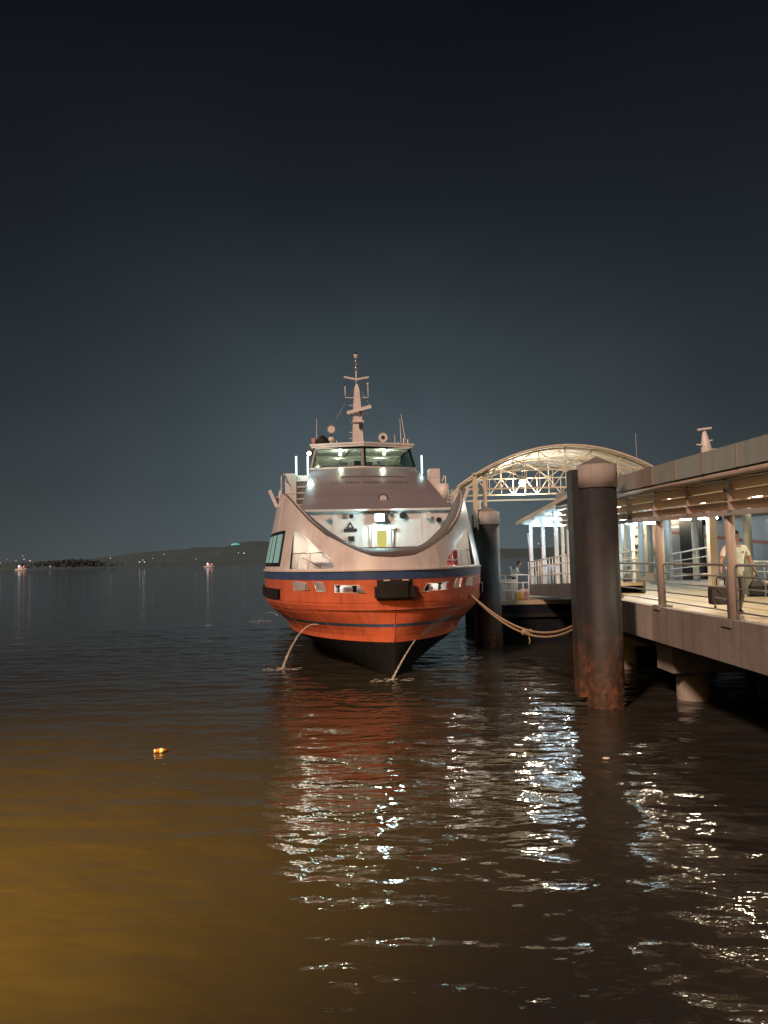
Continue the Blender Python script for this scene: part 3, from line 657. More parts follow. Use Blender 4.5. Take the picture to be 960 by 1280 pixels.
MB().tube([(mx_, ms, 13.4), (mx_, ms, 13.9)], .03, 6).lathe([(.04, 0), (.12, .22), (.12, .26)], (mx_, ms, 13.78), 12).build('gps_aerial', CREAMW, mast)
MB().lathe([(.05, 0), (.06, .14)], (mx_, ms, 14.06), 10).build('anchor_lamp', INK, mast)
MB().bar((mx_-.52, ms-.32, 11.05), (mx_+.66, ms-.42, 11.36), .12, .16).build('radar_scanner', CREAMW, mast)
MB().bar((mx_-.58, ms-.30, 11.0), (mx_-.1, ms-.2, 10.92), .05).bar((mx_+.1, ms-.3, 11.05), (mx_+.5, ms-.3, 11.05), .06).lathe([(.12, 0), (.12, .14)], (mx_, ms-.3, 11.02), 10).build('radar_platform', STEEL, mast)
MB().box((mx_-.27, ms-.36, 10.60), (mx_+.30, ms+.2, 10.68)).build('mast_platform', CREAMW, mast)
MB().box((mx_+.05, ms-.44, 10.30), (mx_+.24, ms-.28, 10.50)).build('mast_speaker', INK, mast)
for z_ in (9.55, 9.85, 10.15, 10.75, 11.5): MB().tube([(mx_-.40, ms, z_), (mx_-.15, ms, z_)], .018, 5).build('mast_step', CREAMW, mast)
for a, b_ in (((mx_, ms, 12.6), (-2.0, BS+3, RZ)), ((mx_, ms, 12.6), (2.0, BS+3, RZ))): MB().tube([a, b_], .008, 4).build('stay_wire', STEEL, mast)
# wing lockers, stairs and white posts made to glow beside the bridge
WS = 8.9
MB().box((-3.62, WS, 5.9), (-3.12, WS+.7, 7.80)).box((-3.60, WS-.015, 6.9), (-3.14, WS, 6.93)).build('wing_locker', W_PAINT, ferry)
MB().box((2.95, WS-.1, 5.9), (3.42, WS+.6, 7.95)).box((2.97, WS-.115, 7.55), (3.40, WS-.1, 7.58)).build('wing_locker', W_PAINT, ferry)
MB().lathe([(.05, 0), (.27, .05), (.27, .75), (.05, .8)], (3.52, WS-.3, 6.45), 14).build('liferaft_canister', CREAMW, ferry)
MB().lathe([(.05, 0), (.22, .05), (.22, .7), (.05, .75)], (-3.78, WS-.9, 6.35), 14, axis='Y').build('liferaft_canister', PINK, ferry)
for sd in (-1, 1):
    x = 3.62 if sd > 0 else -3.72
    MB().tube([(sd*3.5 if sd > 0 else -3.5, WS-.15, 7.35), (x, WS-.15, 7.62 if sd > 0 else 7.85), (x+sd*.05, WS-.15, 7.6), (x+sd*.05, WS-.15, 6.2)], .028, 6).build('grab_hoop', CREAMW, ferry)
MB().box((-3.10, WS+.35, 5.9), (-2.52, WS+.40, 7.75)).build('stair_panel', W_IN, ferry)
for k in range(6): MB().box((-3.08, WS+.05, 6.1+k*.27), (-2.58, WS+.34, 6.14+k*.27)).build('stair_tread', W_IN, ferry)
for x, z0_, z1_ in ((-3.10, 7.75, 8.62), (-2.58, 7.75, 8.62), (2.66, 7.75, 8.62)): MB().tube([(x, WS+.3, z0_), (x, WS+.3, z1_)], .045, 8).build('glow_post', L_POST, ferry)  # white posts, their floodlit look put in as emission
MB().tube([(2.66, WS+.3, 5.9), (2.66, WS+.3, 7.75)], .03, 6).build('post_foot', CREAMW, ferry)
MB().tube([(-3.10, WS+.3, 5.9), (-3.10, WS+.3, 7.75)], .03, 6).build('post_foot', CREAMW, ferry); MB().tube([(-2.58, WS+.3, 5.9), (-2.58, WS+.3, 7.75)], .03, 6).build('post_foot', CREAMW, ferry)
MB().ball((-2.52, WS+.1, 8.72), .09).build('side_lamp', L_BRIDGE, ferry)
put_light('wing_light', 'POINT', (-2.62, WS-.35, 8.25), 26, (.60, 1.0, .95), ferry, .06)
put_light('wing_light', 'POINT', (2.75, WS+.2, 8.2), 5, (.60, 1.0, .95), ferry, .06)
# deck clutter at the shell peaks, small side rails
for sd in (-1, 1):
    for k, (s, h) in enumerate(((6.4, .45), (7.0, .6), (7.7, .55), (8.4, .7))):
        p = shell(sd, s, 6.2, .12); MB().tube([(p.x, p.y, 6.1), (p.x, p.y, 6.6+h*.5)], .025, 6).build('rail_post', CREAMW, ferry)
    MB().tube([V((*shell(sd, s, 6.2, .12).xy, 6.85)) for s in (6.4, 7, 7.7, 8.4, 9.5, 12, 16, 22, 28)], .022, 6).build('deck_rail', CREAMW, ferry)
    p = shell(sd, 7.3, 6.4, .1); MB().box((p.x-.16, p.y-.3, 6.2), (p.x+.16, p.y+.3, 6.62)).build('deck_box', W_PAINT, ferry)
    p = shell(sd, 6.6, 6.5, -.1); MB().bar((p.x+sd*.30, p.y, 6.85), (p.x, p.y, 6.15), .06, .14).build('davit_arm', W_PAINT, ferry)
MB().box((-2.3, 12.6, 5.87), (2.3, 27.5, 7.9)).build('aft_house', W_PAINT, ferry)

# water pumped out of the hull
def stream(label, a, b_, side, r0, r1, sag):
    a = V(a); b_ = V(b_); r_ = thing('water_stream', label, 'water', tuple(b_), 0, 'streams of water pumped from the ferry hull')
    pts = [a.lerp(b_, f)+V((0, 0, sag*4*f*(1-f))) for f in np.linspace(0, 1, 14)]
    MB().tube(pts, [r0+(r1-r0)*i/13 for i in range(14)], 8).build('jet', STREAM, r_, world=True)
    sp = MB(); q_ = random.Random(3)
    for k in range(26):
        an = q_.uniform(0, 6.28); d = q_.uniform(0, 1)**.7*.55; s_ = q_.uniform(.012, .04)
        sp.ball((b_.x+d*math.cos(an)*1.4, b_.y+d*math.sin(an)*.6, q_.uniform(0, .01)), s_*1.4, 8, 4, sc=(2.2, 1.4, .18))
    sp.build('splash', STREAM, r_, world=True)
wl_ = lambda t, s, z: tuple(WM[ferry.name] @ V((t, s, z)))
stream('stream of water arcing from the orange hull under its left-hand mooring ports', wl_(-2.45, 2.15, 1.62), atz(353, 836, .0), -1, .014, .05, .50)
stream('thin stream of water arcing off the hull toward the rope side', wl_(1.62, 1.05, 1.72), atz(582, 822, .0), 1, .022, .042, .55)
stream('streaked sheet of water falling beside the stem of the orange hull', wl_(.75, .62, 1.14), atz(490, 850, .0), 1, .02, .036, .06)
stream('faint stream of water falling from the far end of the orange hull', wl_(-4.0, 7.4, 1.62), atz(326, 776, .0), -1, .02, .045, .3)
# wet streak the discharge leaves on the hull
ws = MB(); 
ws.grid([[hullp(1, s, z, -.006) for s in (a0, a0+.10, a0+.2+.5*(z-1.2)/1.4, a0+.28+.85*(z-1.2)/1.4)] for z, a0 in ((1.2, .55), (1.5, .66), (1.8, .82), (2.1, .98), (2.4, 1.2))]).build('wet_streak', STREAM, ferry)

# ================================================================== mooring piles
def pile(label, c, rad, top, cap_h, guide_w):
    o = thing('mooring_pile', label, 'pile', (c.x, c.y, 0), 0, 'steel mooring piles beside the pier')
    sh = MB().lathe([(rad, -3), (rad, 0), (rad, top-cap_h)], (0, 0, 0), 36); 
    sh.build('shaft', PILE, o)
    MB().lathe([(rad+.03, top-cap_h), (rad+.03, top)], (0, 0, 0), 36).build('cap_band', CONC_L, o)
    MB().lathe([(rad+.04, top), (rad*.5, top+.12), (.03, top+.23)], (0, 0, 0), 10, smooth=False).build('cone_top', GALVD, o)
    g = MB(); x0 = -rad-guide_w
    g.box((x0, -.06, .24), (-rad*.55, .46, top-.1)); g.box((x0+.04, -.075, .30), (x0+.07, -.06, top-.2))
    g.build('guide_beam', PILE, o)
    bc = MB(); q_ = random.Random(9)
    for k in range(220):
        a_ = q_.uniform(0, 6.28); z = abs(q_.gauss(0, .35))+.02; r2 = q_.uniform(.008, .022)
        bc.ball(((rad+.004)*math.cos(a_), (rad+.004)*math.sin(a_), z), r2, 6, 4, sc=(1, 1, q_.uniform(.8, 1.6)))
    tag(bc.build('barnacles', BARN, o), kind='stuff')
    return o
BARN = mat('grey_barnacle_crust', (.085, .072, .060), .95, var=.3, scale=20)
GALVD = mat('dull_grey_pile_top', (.20, .185, .175), .7, var=.2, scale=5)
p1 = atz(758, 880, 0); P1 = V((p1.x, 19.2, 0)); P1.x = at(758, 880, 19.2).x
pile('tall dark mooring pile with rust-stained foot and pale cap in front of the pier', P1, .48, at(746, 582, 19.2).z, .60, .20)
P2 = at(610, 700, 32.2)
pile('farther dark mooring pile between the ferry bow and the gangway', P2, .52, at(610, 640, 32.2).z, .55, .10)

# mooring rope: two parts from the ferry port to the pile
rs_ = V(wl_(3.05, 2.2, 2.55)); re_ = V((P1.x-.46, P1.y+.35, at(716, 776, 19.5).z))
for k in range(2):
    low = at(657, 787+k*5, 23.2); pts = []
    for f in np.linspace(0, 1, 40):
        a = rs_+V((.06*k, 0, -.05*k)); c = re_+V((0, 0, -.09*k)); ctrl = low*2-(a+c)*.5
        pts.append(a*(1-f)**2+ctrl*2*f*(1-f)+c*f*f)
    rb = MB().tube(pts, .034, 8).build('mooring_rope', ROPE)
    tag(rb, ['upper of two tan mooring ropes sagging from the ferry to the pile', 'lower of two tan mooring ropes sagging from the ferry to the pile'][k], 'rope', 'mooring ropes')
    if k == 1:
        kn = MB(); m_ = pts[20]
        for q_ in range(4): kn.ball((m_.x-.12+.08*q_, m_.y, m_.z+.06), .075, 8, 6, sc=(.8, 1.1, 1.3))
        kn.tube([m_+V((.04, 0, 0)), m_+V((.08, -.03, -.2)), m_+V((.05, -.03, -.3))], .02, 6); kn.build('knot', ROPE, rb)
MB().tube([re_+V((-.05, 0, -.04)), V((P1.x, P1.y+.56, re_.z)), V((P1.x+.5, P1.y+.25, re_.z+.02)), V((P1.x+.50, P1.y-.1, re_.z+.02))], .04, 8)

# ================================================================== arched shelter roof
AY0, AY1 = 32.4, 39.4
tip = at(573, 612, AY0); pk = at(706, 560, AY0); half = pk.x-tip.x; rise = pk.z-tip.z
roof_o = thing('arched_roof', 'cream arched shelter roof on white trusses above the landing', 'roof', (pk.x, AY0, tip.z))
def az(u): return rise*(1-u*u)                       # arch profile, u in -1..1
N = 24
def truss(y):
    m = MB().tube([(half*u, y, az(u)) for u in np.linspace(-1, 1, N+1)], .04, 6).build('top_chord', CREAM, roof_o)
    MB().bar((-half, y, 0), (half, y, 0), .06, .07).build('bottom_chord', CREAM, roof_o)
    MB().bar((-half*.73, y, .78), (half*.73, y, .78), .05, .05).build('mid_chord', CREAM, roof_o)
    pan = [-.73+.1217*i for i in range(13)]
    for i, u in enumerate(pan):
        if i % 2 == 0 and abs(u) < .72: MB().bar((half*u, y, .78), (half*u, y, az(u)), .04).build('web_post', CREAM, roof_o)
        MB().bar((half*u, y, 0), (half*u, y, .78), .03).build('web_post', CREAM, roof_o)
        if i < 12:
            z = (0, .78) if i % 2 else (.78, 0)
            MB().bar((half*u, y, z[0]), (half*pan[i+1], y, z[1]), .035).build('web_brace', CREAM, roof_o)
            if i % 2 == 0 and i < 11:
                a, b_ = (u, pan[i+2]) if i < 6 else (pan[i+2], u)
                if abs(a) < .72: MB().bar((half*a, y, az(a)-.05), (half*b_, y, .80), .04).build('web_brace', CREAM, roof_o)
    for sg_ in (-1, 1): MB().bar((sg_*half*.97, y, .04), (sg_*half*.73, y, .78), .06).build('web_brace', CREAM, roof_o)
for y in (0, 3.4): truss(y)
MB().tube([(half*u, 7.0, az(u)) for u in np.linspace(-1, 1, N+1)], .05, 6).build('rear_arch', CREAM, roof_o)
MB().bar((-half, 7.0, 0), (half, 7.0, 0), .08).build('rear_tie', CREAM, roof_o)
for k in range(8):                                     # curved roof sheets, side by side
    y0 = -.25+k*.94; rows = [[(half*u*1.015, yy, az(u)*1.0+.075+dz) for u in np.linspace(-1, 1, N+1)] for yy, dz in ((y0, 0), (y0+.92, 0), (y0+.92, .03), (y0, .03), (y0, 0))]
    MB().grid(rows).build('roof_sheet', ROOFSH, roof_o)
for u in (-.8, -.55, -.28, 0, .28, .55, .8): MB().bar((half*u, -.2, az(u)+.045), (half*u, 7.25, az(u)+.045), .06, .07).build('purlin', CREAM, roof_o)
MB().tube([(half*u*1.015, -.27, az(u)+.09) for u in np.linspace(-1, 1, N+1)], .055, 6).build('front_edge_trim', CREAM, roof_o)
# legs: front one stands on the farther pile, others on the landing
lx = P2.x-pk.x
ptop = at(610, 640, 32.2).z+.30-tip.z
MB().bar((lx-.02, 0, ptop-.05), (lx-.02, 0, az((lx-.02)/half)), .16).build('leg', CREAM, roof_o)
gx_ = at(596, 660, 31.55).x-pk.x
MB().bar((gx_, -.62, at(596, 659, 31.8).z-tip.z), (gx_, -.62, az(gx_/half)+.05), .17, .14).bar((gx_, -.62, .02), (gx_, 0, .02), .08).bar((gx_, -.62, .62), (gx_, 0, .62), .08).build('hanging_leg', CREAM, roof_o)
MB().bar((gx_+.07, -.70, at(599, 662, 31.7).z-tip.z), (gx_+.07, -.70, at(599, 652, 31.7).z-tip.z), .05).build('leg_pin', CREAMW, roof_o)
for u, y in ((.93, 0), (.93, 7.0), (-.62, 7.0), (.30, 7.0)): MB().bar((half*u, y, 1.9-tip.z), (half*u, y, 0), .16).build('leg', CREAM, roof_o)
lamp = at(653, 604, 35.6)
lo_ = thing('hanging_lamp', 'bright warm lamp hanging under the arched roof', 'lamp', (lamp.x, lamp.y, lamp.z))
MB().ball((0, 0, 0), .15).build('bulb', L_WARM, lo_)
MB().tube([(0, 0, .12), (0, 0, .95)], .015, 5).lathe([(.05, .1), (.20, .14), (.06, .24)], (0, 0, 0), 14).build('lamp_shade', STEEL, lo_)
put_light('roof_lamp', 'POINT', (lamp.x, lamp.y-.35, lamp.z-.25), 260, (1, .88, .68), None, .15)

# ================================================================== landing pontoon
pon = thing('landing_pontoon', 'low floating landing under the arched roof, black sides standing in for shade below', 'pontoon', (9.2, 38.6, 0))
PX0, PX1, PY0, PY1, PZ = 4.7, 14.4, 32.9, 44.5, 1.90
MB().box((PX0, PY0, -.6), (PX1, PY1, 1.72)).build('float', BLACK, pon, world=True)  # black block stands in for the shade beneath the landing
MB().box((PX0-.05, PY0-.05, 1.72), (PX1+.05, PY1+.05, PZ)).build('deck', FLOOR, pon, world=True)
MB().bar((PX0-.1, PY0-.1, 1.25), (PX1+.1, PY0-.1, 1.25), .10, .16).build('rubbing_strip', RUBBER, pon, world=True)
for px0, px1 in ((PX0+.1, 6.35),):
    for h in (1.12, .78, .42): MB().tube([(px0, PY0+.08, PZ+h), (px1, PY0+.08, PZ+h)], .026, 6).build('rail', CREAMW, pon, world=True)
    for k in range(7):
        x = px0+(px1-px0)*k/6; MB().tube([(x, PY0+.08, PZ), (x, PY0+.08, PZ+(1.12 if k % 2 == 0 else .78))], .022, 6).build('rail_post', CREAMW, pon, world=True)
cb = at(636, 737, 33.3); cbo = thing('cabinet', 'pale grey locker standing behind the railing on the landing', 'cabinet', (cb.x, 33.45, PZ))
MB().box((-.34, -.22, 0), (.34, .22, .86)).build('body', W_IN, cbo); MB().box((-.36, -.24, .86), (.36, .24, .90)).build('lid', CREAMW, cbo)
for k in range(5): MB().box((-.22+k*.1, -.226, .66), (-.17+k*.1, -.22, .78)).build('vent_slot', STEEL, cbo)
def bag(name, label, loc, size, m, cat='bag'):
    sx_, sy_, sz = size; o = thing(name, label, cat, loc)
    b = MB(); b.ball((0, 0, sz*.48), 1, 14, 10, sc=(sx_*.62, sy_*.62, sz*.6)); b.v = [(max(-sx_/2, min(sx_/2, x)), max(-sy_/2, min(sy_/2, y)), max(0, min(sz, z))) for x, y, z in b.v]
    b.build('body', m, o); MB().tube([(-sx_*.22, 0, sz*.96), (-sx_*.15, 0, sz*1.15), (sx_*.15, 0, sz*1.15), (sx_*.22, 0, sz*.96)], .018, 6).build('handle', BAGBLK, o); return o
by = at(648.5, 741, 33.3); bag('luggage_bag', 'yellow bag on the landing beside the pale locker', (by.x, 33.3, PZ), (.36, .3, .42), YELL)
by = at(656, 741, 33.3); bag('luggage_bag', 'pink bag on the landing at the foot of the gangway', (by.x, 33.35, PZ), (.34, .3, .5), PINK)

# ================================================================== gangway with its lit canopy
GIRD = mat('dark_grey_girder', (.10, .105, .11), .6, var=.3, scale=2.5, streak=.4, streak_col=(.22, .2, .18))
gw = thing('gangway', 'pale blue covered gangway with white railings leading down to the landing', 'gangway', (7.7, 31, 0))
GX0, GX1, GY0, GY1 = 6.85, 8.8, 25.4, 35.4
gz = lambda y: 2.80-.30*(y-27.5)/7.3
MB().poly([(GX0, GY0, gz(GY0)), (GX0, GY1, gz(GY1)), (GX0, GY1, gz(GY1)-.12), (GX0, GY0, gz(GY0)-.12)], (GX1-GX0, 0, 0)).build('deck', FLOOR, gw, world=True)
for x in (GX0-.08, GX1): MB().poly([(x, GY0, gz(GY0)+.02), (x, GY1, gz(GY1)+.02), (x, GY1, gz(GY1)-.50), (x, GY0, gz(GY0)-.50)], (.08, 0, 0)).build('side_girder', GIRD, gw, world=True)
GP = [26.2, 27.7, 29.75, 32.2, 34.9]
cz = lambda y: 5.80-.045*(y-27.5)
for x in (GX0+.04, GX1-.04):
    for y in GP:
        MB().bar((x, y, gz(y)), (x, y, cz(y)-.05), .15 if y > 26.5 else .12).build('post', BLUEPOST, gw, world=True)
    for h in (1.08, .80, .40): MB().tube([(x-.06, GY0+.2, gz(GY0)+h), (x-.06, GY1, gz(GY1)+h)], .026, 6).build('handrail' if h > 1 else 'rail', CREAMW, gw, world=True)
    for k in range(18 if x < 8 else 0):
        y = GY0+.3+k*.57; MB().tube([(x-.06, y, gz(y)), (x-.06, y, gz(y)+1.08)], .020, 6).build('baluster', CREAMW, gw, world=True)
MB().tube([(GX0+.04, 35.6, cz(35.6)-.5), (GX0+.04, 35.25, cz(35)-1.1), (GX0+.04, 35.0, gz(35))], .05, 6).build('brace_post', BLUEPOST, gw, world=True)
for k in range(8):
    y0, y1 = 25.6+k*1.28, 25.6+(k+1)*1.28-.03
    MB().poly([(GX0-.42, y0, cz(y0)-.02), (GX0-.42, y1, cz(y1)-.02), (GX0-.42, y1, cz(y1)+.05), (GX0-.42, y0, cz(y0)+.05)], (GX1-GX0+.84, 0, 0)).build('canopy_sheet', ROOFSH, gw, world=True)
MB().bar((GX0-.45, 25.6, cz(25.6)+.02), (GX0-.45, 35.85, cz(35.85)+.02), .06, .14).build('canopy_edge', CREAM, gw, world=True)
for y in GP: MB().bar((GX0-.3, y, cz(y)-.08), (GX1+.3, y, cz(y)-.08), .07, .10).build('canopy_beam', BLUEPOST, gw, world=True)
for k, y in enumerate((27.2, 29.3, 31.4, 34.4)):
    tb = thing('tube_light', ['white fluorescent tube nearest the pier under the gangway canopy', 'second white fluorescent tube from the pier under the gangway canopy', 'third white fluorescent tube from the pier under the gangway canopy', 'white fluorescent tube at the landing end of the gangway canopy'][k], 'light', (GX0+.95, y, cz(y)-.22), 0, 'gangway tube lights')
    MB().tube([(-.95, 0, 0), (.95, 0, 0)], .045, 8).build('tube', L_TUBE, tb); MB().box((-.98, -.04, .05), (.98, .04, .10)).bar((-.6, 0, .1), (-.6, 0, .22), .03).bar((.6, 0, .1), (.6, 0, .22), .03).build('housing', CREAMW, tb)

# ================================================================== pier
DZ, PEX = 2.50, 6.82
pier = thing('pier', 'beige pier deck on a stained concrete edge beam and dark cross walls', 'pier', (9.6, 18, 0))
QY0, QY1, QX1 = 3.0, 27.0, 13.6
for k in range(20):                                     # deck slabs
    for j in range(4):
        a, b_ = QY0+k*1.2, QY0+(k+1)*1.2-.012; x0, x1 = PEX+.25+j*1.63, PEX+.25+(j+1)*1.63-.012
        MB().box((x0, a, DZ-.10), (x1, b_, DZ+.003*((k*3+j*5) % 3))).build('deck_slab', FLOOR, pier, world=True)
MB().box((PEX+.25, QY0, DZ-.24), (QX1, QY1, DZ-.115)).build('deck_base', CONC, pier, world=True)
MB().box((8.95, QY1+.01, DZ-.24), (14.6, 36.2, DZ-.004)).build('far_deck', FLOOR, pier, world=True)
for a, b_, m in ((QY0, 19.1, CONC), (19.105, QY1, CONC_L)): MB().box((PEX-.02, a, 1.64), (PEX+.24, b_, DZ+.02)).build('edge_beam', m, pier, world=True)
MB().box((QX1, QY0, 1.64), (QX1+.25, QY1, DZ+.02)).build('edge_beam', CONC, pier, world=True)
for y, w in ((12.2, .9), (19.9, 1.1), (25.6, 1.0)):
    MB().box((PEX+.55, y-w/2, .75), (QX1-.2, y+w/2, DZ-.25)).build('cross_head', CONC, pier, world=True)
    for x in (8.1, 10.3, 12.7): MB().lathe([(.42, -2), (.42, .86)], (x, y, 0), 20).build('support_pile', CONC, pier, world=True)

canopy = thing('pier_canopy', 'long flat pier canopy with fascia panels and slatted louvre screen', 'canopy', (9.6, 18, DZ)); canopy.rotation_euler = (.022, 0, 0)
CY0, CY1 = 6.4, 28.0
posts = [11.0, 14.9, 18.7, 22.5, 26.3]
for i, y in enumerate(posts):
    c = MB().tube([(PEX+.12, y, DZ), (PEX+.12, y, 5.45)], .095, 14).build('column', BROWNPOST, canopy, world=True)
    MB().box((PEX-.06, y-.2, DZ-.06), (PEX+.30, y+.2, DZ+.05)).build('column_foot', CONC, c, world=True)
for px_, y in ((777, 33.6), (786, 35), (802, 32.6), (833, 30.2), (870, 27.6), (813, 36), (935, 22)):
    x = at(px_, 700, y).x; MB().tube([(x, y, DZ), (x, y, 5.45)], .125, 14).build('column', BLUEPOST if px_ not in (786, 813, 935) else FASC, canopy, world=True)
for y in (16.5, 22.0): MB().box((9.6, y-.11, DZ), (9.82, y+.11, 5.4)).build('column', BROWNPOST, canopy, world=True)
nf = int((CY1-CY0)/1.42)
for k in range(nf):
    a = CY0+k*1.42; m = FASC_B if k in (8, 9, 13) else FASC
    MB().box((PEX-.36+random.uniform(0, .012), a, 5.51), (PEX-.30, a+1.40, 5.95)).build('fascia_panel', m, canopy, world=True)
    MB().box((PEX-.38, a+1.385, 5.515), (PEX-.29, a+1.43, 5.945)).build('fascia_joint', FASC_B, canopy, world=True)
MB().tube([(PEX-.26, CY0, 5.44), (PEX-.26, CY1, 5.44)], .075, 12).build('gutter', BROWNPOST, canopy, world=True)
MB().box((PEX-.30, CY0, 5.85), (QX1+.3, CY1, 5.92)).build('roof_deck', FASC_B, canopy, world=True)
MB().box((PEX+.05, CY0, 5.38), (QX1, CY1, 5.44)).build('ceiling', CEIL, canopy, world=True)
MB().box((PEX-.02, CY0, 4.66), (PEX+.10, CY1, 4.76)).build('screen_beam', BROWNPOST, canopy, world=True)
MB().box((PEX-.02, CY0, 5.33), (PEX+.06, CY1, 5.36)).build('screen_head', BROWNPOST, canopy, world=True)
MB().box((8.95, CY1+.02, 5.40), (14.6, 36.4, 5.46)).build('far_ceiling', CEIL, canopy, world=True)
MB().box((8.85, CY1+.02, 5.47), (14.7, 36.5, 5.80)).build('far_roof', FASC, canopy, world=True)
for k, (x, y) in enumerate(((10.2, 30.4), (11.6, 33.2), (12.6, 29.6))):
    tb = thing('tube_light', ['cool white tube over the far deck close to the gangway', 'cool white tube over the far end of the inner deck', 'cool white tube over the inner ramp'][k], 'light', (x, y, 5.20), 0, 'tube lights over the inner deck')
    MB().tube([(-.75, 0, 0), (.75, 0, 0)], .045, 8).build('tube', L_TUBE, tb); MB().box((-.78, -.05, .05), (.78, .05, .10)).bar((-.5, 0, .1), (-.5, 0, .21), .03).bar((.5, 0, .1), (.5, 0, .21), .03).build('housing', CREAMW, tb)
sl_me = None
for k in range(11):
    a = 6.45+k*2.02
    pn = MB().box((PEX-.06, a-.05, 4.76), (PEX+.06, a+.03, 5.36)).build('louvre_post', BROWNPOST, canopy, world=True)
    for z in (4.86, 5.06, 5.26):
        s = MB().poly([(PEX+.075, 0, z-.075), (PEX+.06, 0, z-.085), (PEX-.075, 0, z+.065), (PEX-.06, 0, z+.075)], (0, 1.92, 0))
        s.v = [(x, y+a+.04, zz+random.uniform(-.004, .004)) for x, y, zz in s.v]; s.build('slat', LOUV, pn, world=True)
dl = 0
for i, (x, y) in enumerate([(x, y) for y in (9.5, 11.9, 14.5, 18.2, 21.8, 25.4) for x in (8.3, 11.0)]):
    d = MB().lathe([(.15, -.012), (.15, 0)], (x, y, 5.38), 16).build('downlight', L_DOWN, canopy, world=True)
    if x < 9: put_light('downlight_beam', 'SPOT', (x+.6, y, 5.30), 330, (1, .86, .62), None, .12, spot_size=R(150), spot_blend=.6)
# railing panels between the columns
def rail_panel(label, x, y0, y1, z0, m=GALV, h=1.1, n=4):
    o = thing('railing_panel', label, 'railing', (x, (y0+y1)/2, z0), 0, 'railing panels along the pier')
    L = (y1-y0)/2; r = .10; pts = [(0, -L, 0)]
    pts += [(0, -L+r-r*math.cos(a), h-r+r*math.sin(a)) for a in np.linspace(0, math.pi/2, 5)]+[(0, L-r+r*math.sin(a), h-r+r*math.cos(a)) for a in np.linspace(0, math.pi/2, 5)]+[(0, L, 0)]
    MB().tube(pts, .030, 8).build('frame', m, o)
    for k in range(n): MB().tube([(0, -L, .17+k*.232), (0, L, .17+k*.232)], .017, 6).build('rail', m, o)
names = ['railing panel at the near end of the pier by the frame edge', 'railing panel right of the column hiding the walking man', 'railing panel in front of the carried suitcase', 'railing panel just behind the tall mooring pile', 'railing panel at the far end of the pier']
ys = [6.4]+posts
for k in range(5): rail_panel(names[k], PEX+.12, ys[k]+.2, ys[k+1]-.2, DZ)
def ramp_rail(label, a, b_, n=3):
    a = V(a); b_ = V(b_); d = b_-a; o = thing('railing_panel', label, 'railing', tuple((a+b_)/2-V((0, 0, 1.1))), 0, 'pale railings of the inner ramp'); q_ = []
    c = (a+b_)/2-V((0, 0, 1.1)); e_ = d.normalized()
    MB().tube([a-c-V((0, 0, 1.05)), a-c-V((0, 0, .08)), a-c+e_*.08, b_-c-e_*.08, b_-c-V((0, 0, .08)), b_-c-V((0, 0, 1.05))], .032, 8).build('frame', CREAMW, o)
    for k in range(n): MB().tube([a-c-V((0, 0, .3+.3*k)), b_-c-V((0, 0, .3+.3*k))], .02, 6).build('rail', CREAMW, o)
    for k in range(1, 4): MB().tube([a-c+d*k/4, a-c+d*k/4-V((0, 0, 1.05))], .025, 6).build('post', CREAMW, o)
ramp_rail('pale inner ramp railing rising behind the column left of the walking man', at(818, 697, 33), at(895, 682, 24.5))
ramp_rail('pale inner railing beyond the walking man at the edge of the view', at(930, 702, 24), at(985, 702, 20))
ramp_rail('pale inner railing with a rounded end just beside the tall mooring pile', at(740, 688, 30), at(788, 687, 28.5))
rp_ = MB(); r0, r1 = at(812, 735, 33), at(905, 727, 24.5); rp_.add([(r0.x, r0.y, DZ), (r1.x, r1.y, DZ), (r1.x, r1.y, r1.z), (r0.x, r0.y, DZ+.12), (r0.x+3, r0.y, DZ), (r1.x+3, r1.y, DZ), (r1.x+3, r1.y, r1.z), (r0.x+3, r0.y, DZ+.12)],
   [(0, 1, 2, 3), (7, 6, 5, 4), (3, 2, 6, 7), (0, 4, 5, 1), (1, 5, 6, 2), (0, 3, 7, 4)]); rp_.build('ramp', CONC_L, pier, world=True)

# ================================================================== second ferry beyond the pier
f2 = thing('grey_ferry', 'pale grey ferry with a thin red stripe lying beyond the pier', 'ferry', (19, 40, 0))
FX = 15.2
def fx(y): return FX+max(0, (30-y))**1.6*.05
ysf = [20, 22, 24, 26, 28, 30, 33, 36, 40, 45, 52, 60]
MB().grid([[(fx(y)+.9*(1 if z < 1 else 0)+(.0 if z < 4.3 else -.15), y, z) for y in ysf] for z in (-.5, .6, 2.4, 4.3, 5.1)]).build('hull', HULLG, f2, world=True)
MB().grid([[(fx(y)-.17, y, 3.98+.085*(y-26)*.9-dz) for y in ysf[2:9]] for dz in (0, .14)]).build('red_stripe', STRIPE_R, f2, world=True)
MB().grid([[(fx(y)+.05, y, z) for y in ysf] for z in (5.1, 5.12)]+[[(fx(y)+.35, y, 6.7) for y in ysf]]).build('cabin_side', HULLG, f2, world=True)
for k in range(11):
    y0 = 25+k*2.1; MB().grid([[(fx(y)+.04+.03*((z-5.2)), y, z) for y in (y0, y0+.9, y0+1.8)] for z in (5.25, 6.1)]).build('cabin_window', DARKF, f2, world=True)
MB().grid([[(fx(y)+.3, y, 6.7) for y in ysf], [(fx(y)+6.5, y, 6.8) for y in ysf]]).build('cabin_roof', HULLG, f2, world=True)
MB().box((14.9, 41.2, 2.2), (16, 47.5, 6.2)).build('side_house', HULLC, f2, world=True)
MB().box((15.0, 34.9, 2.0), (15.6, 37.6, 6.6)).build('dark_doorway', DARKF, f2, world=True)
put_light('ferry_deck_light', 'POINT', (13.6, 43.6, 5.9), 260, (1, .85, .6), None, .1)
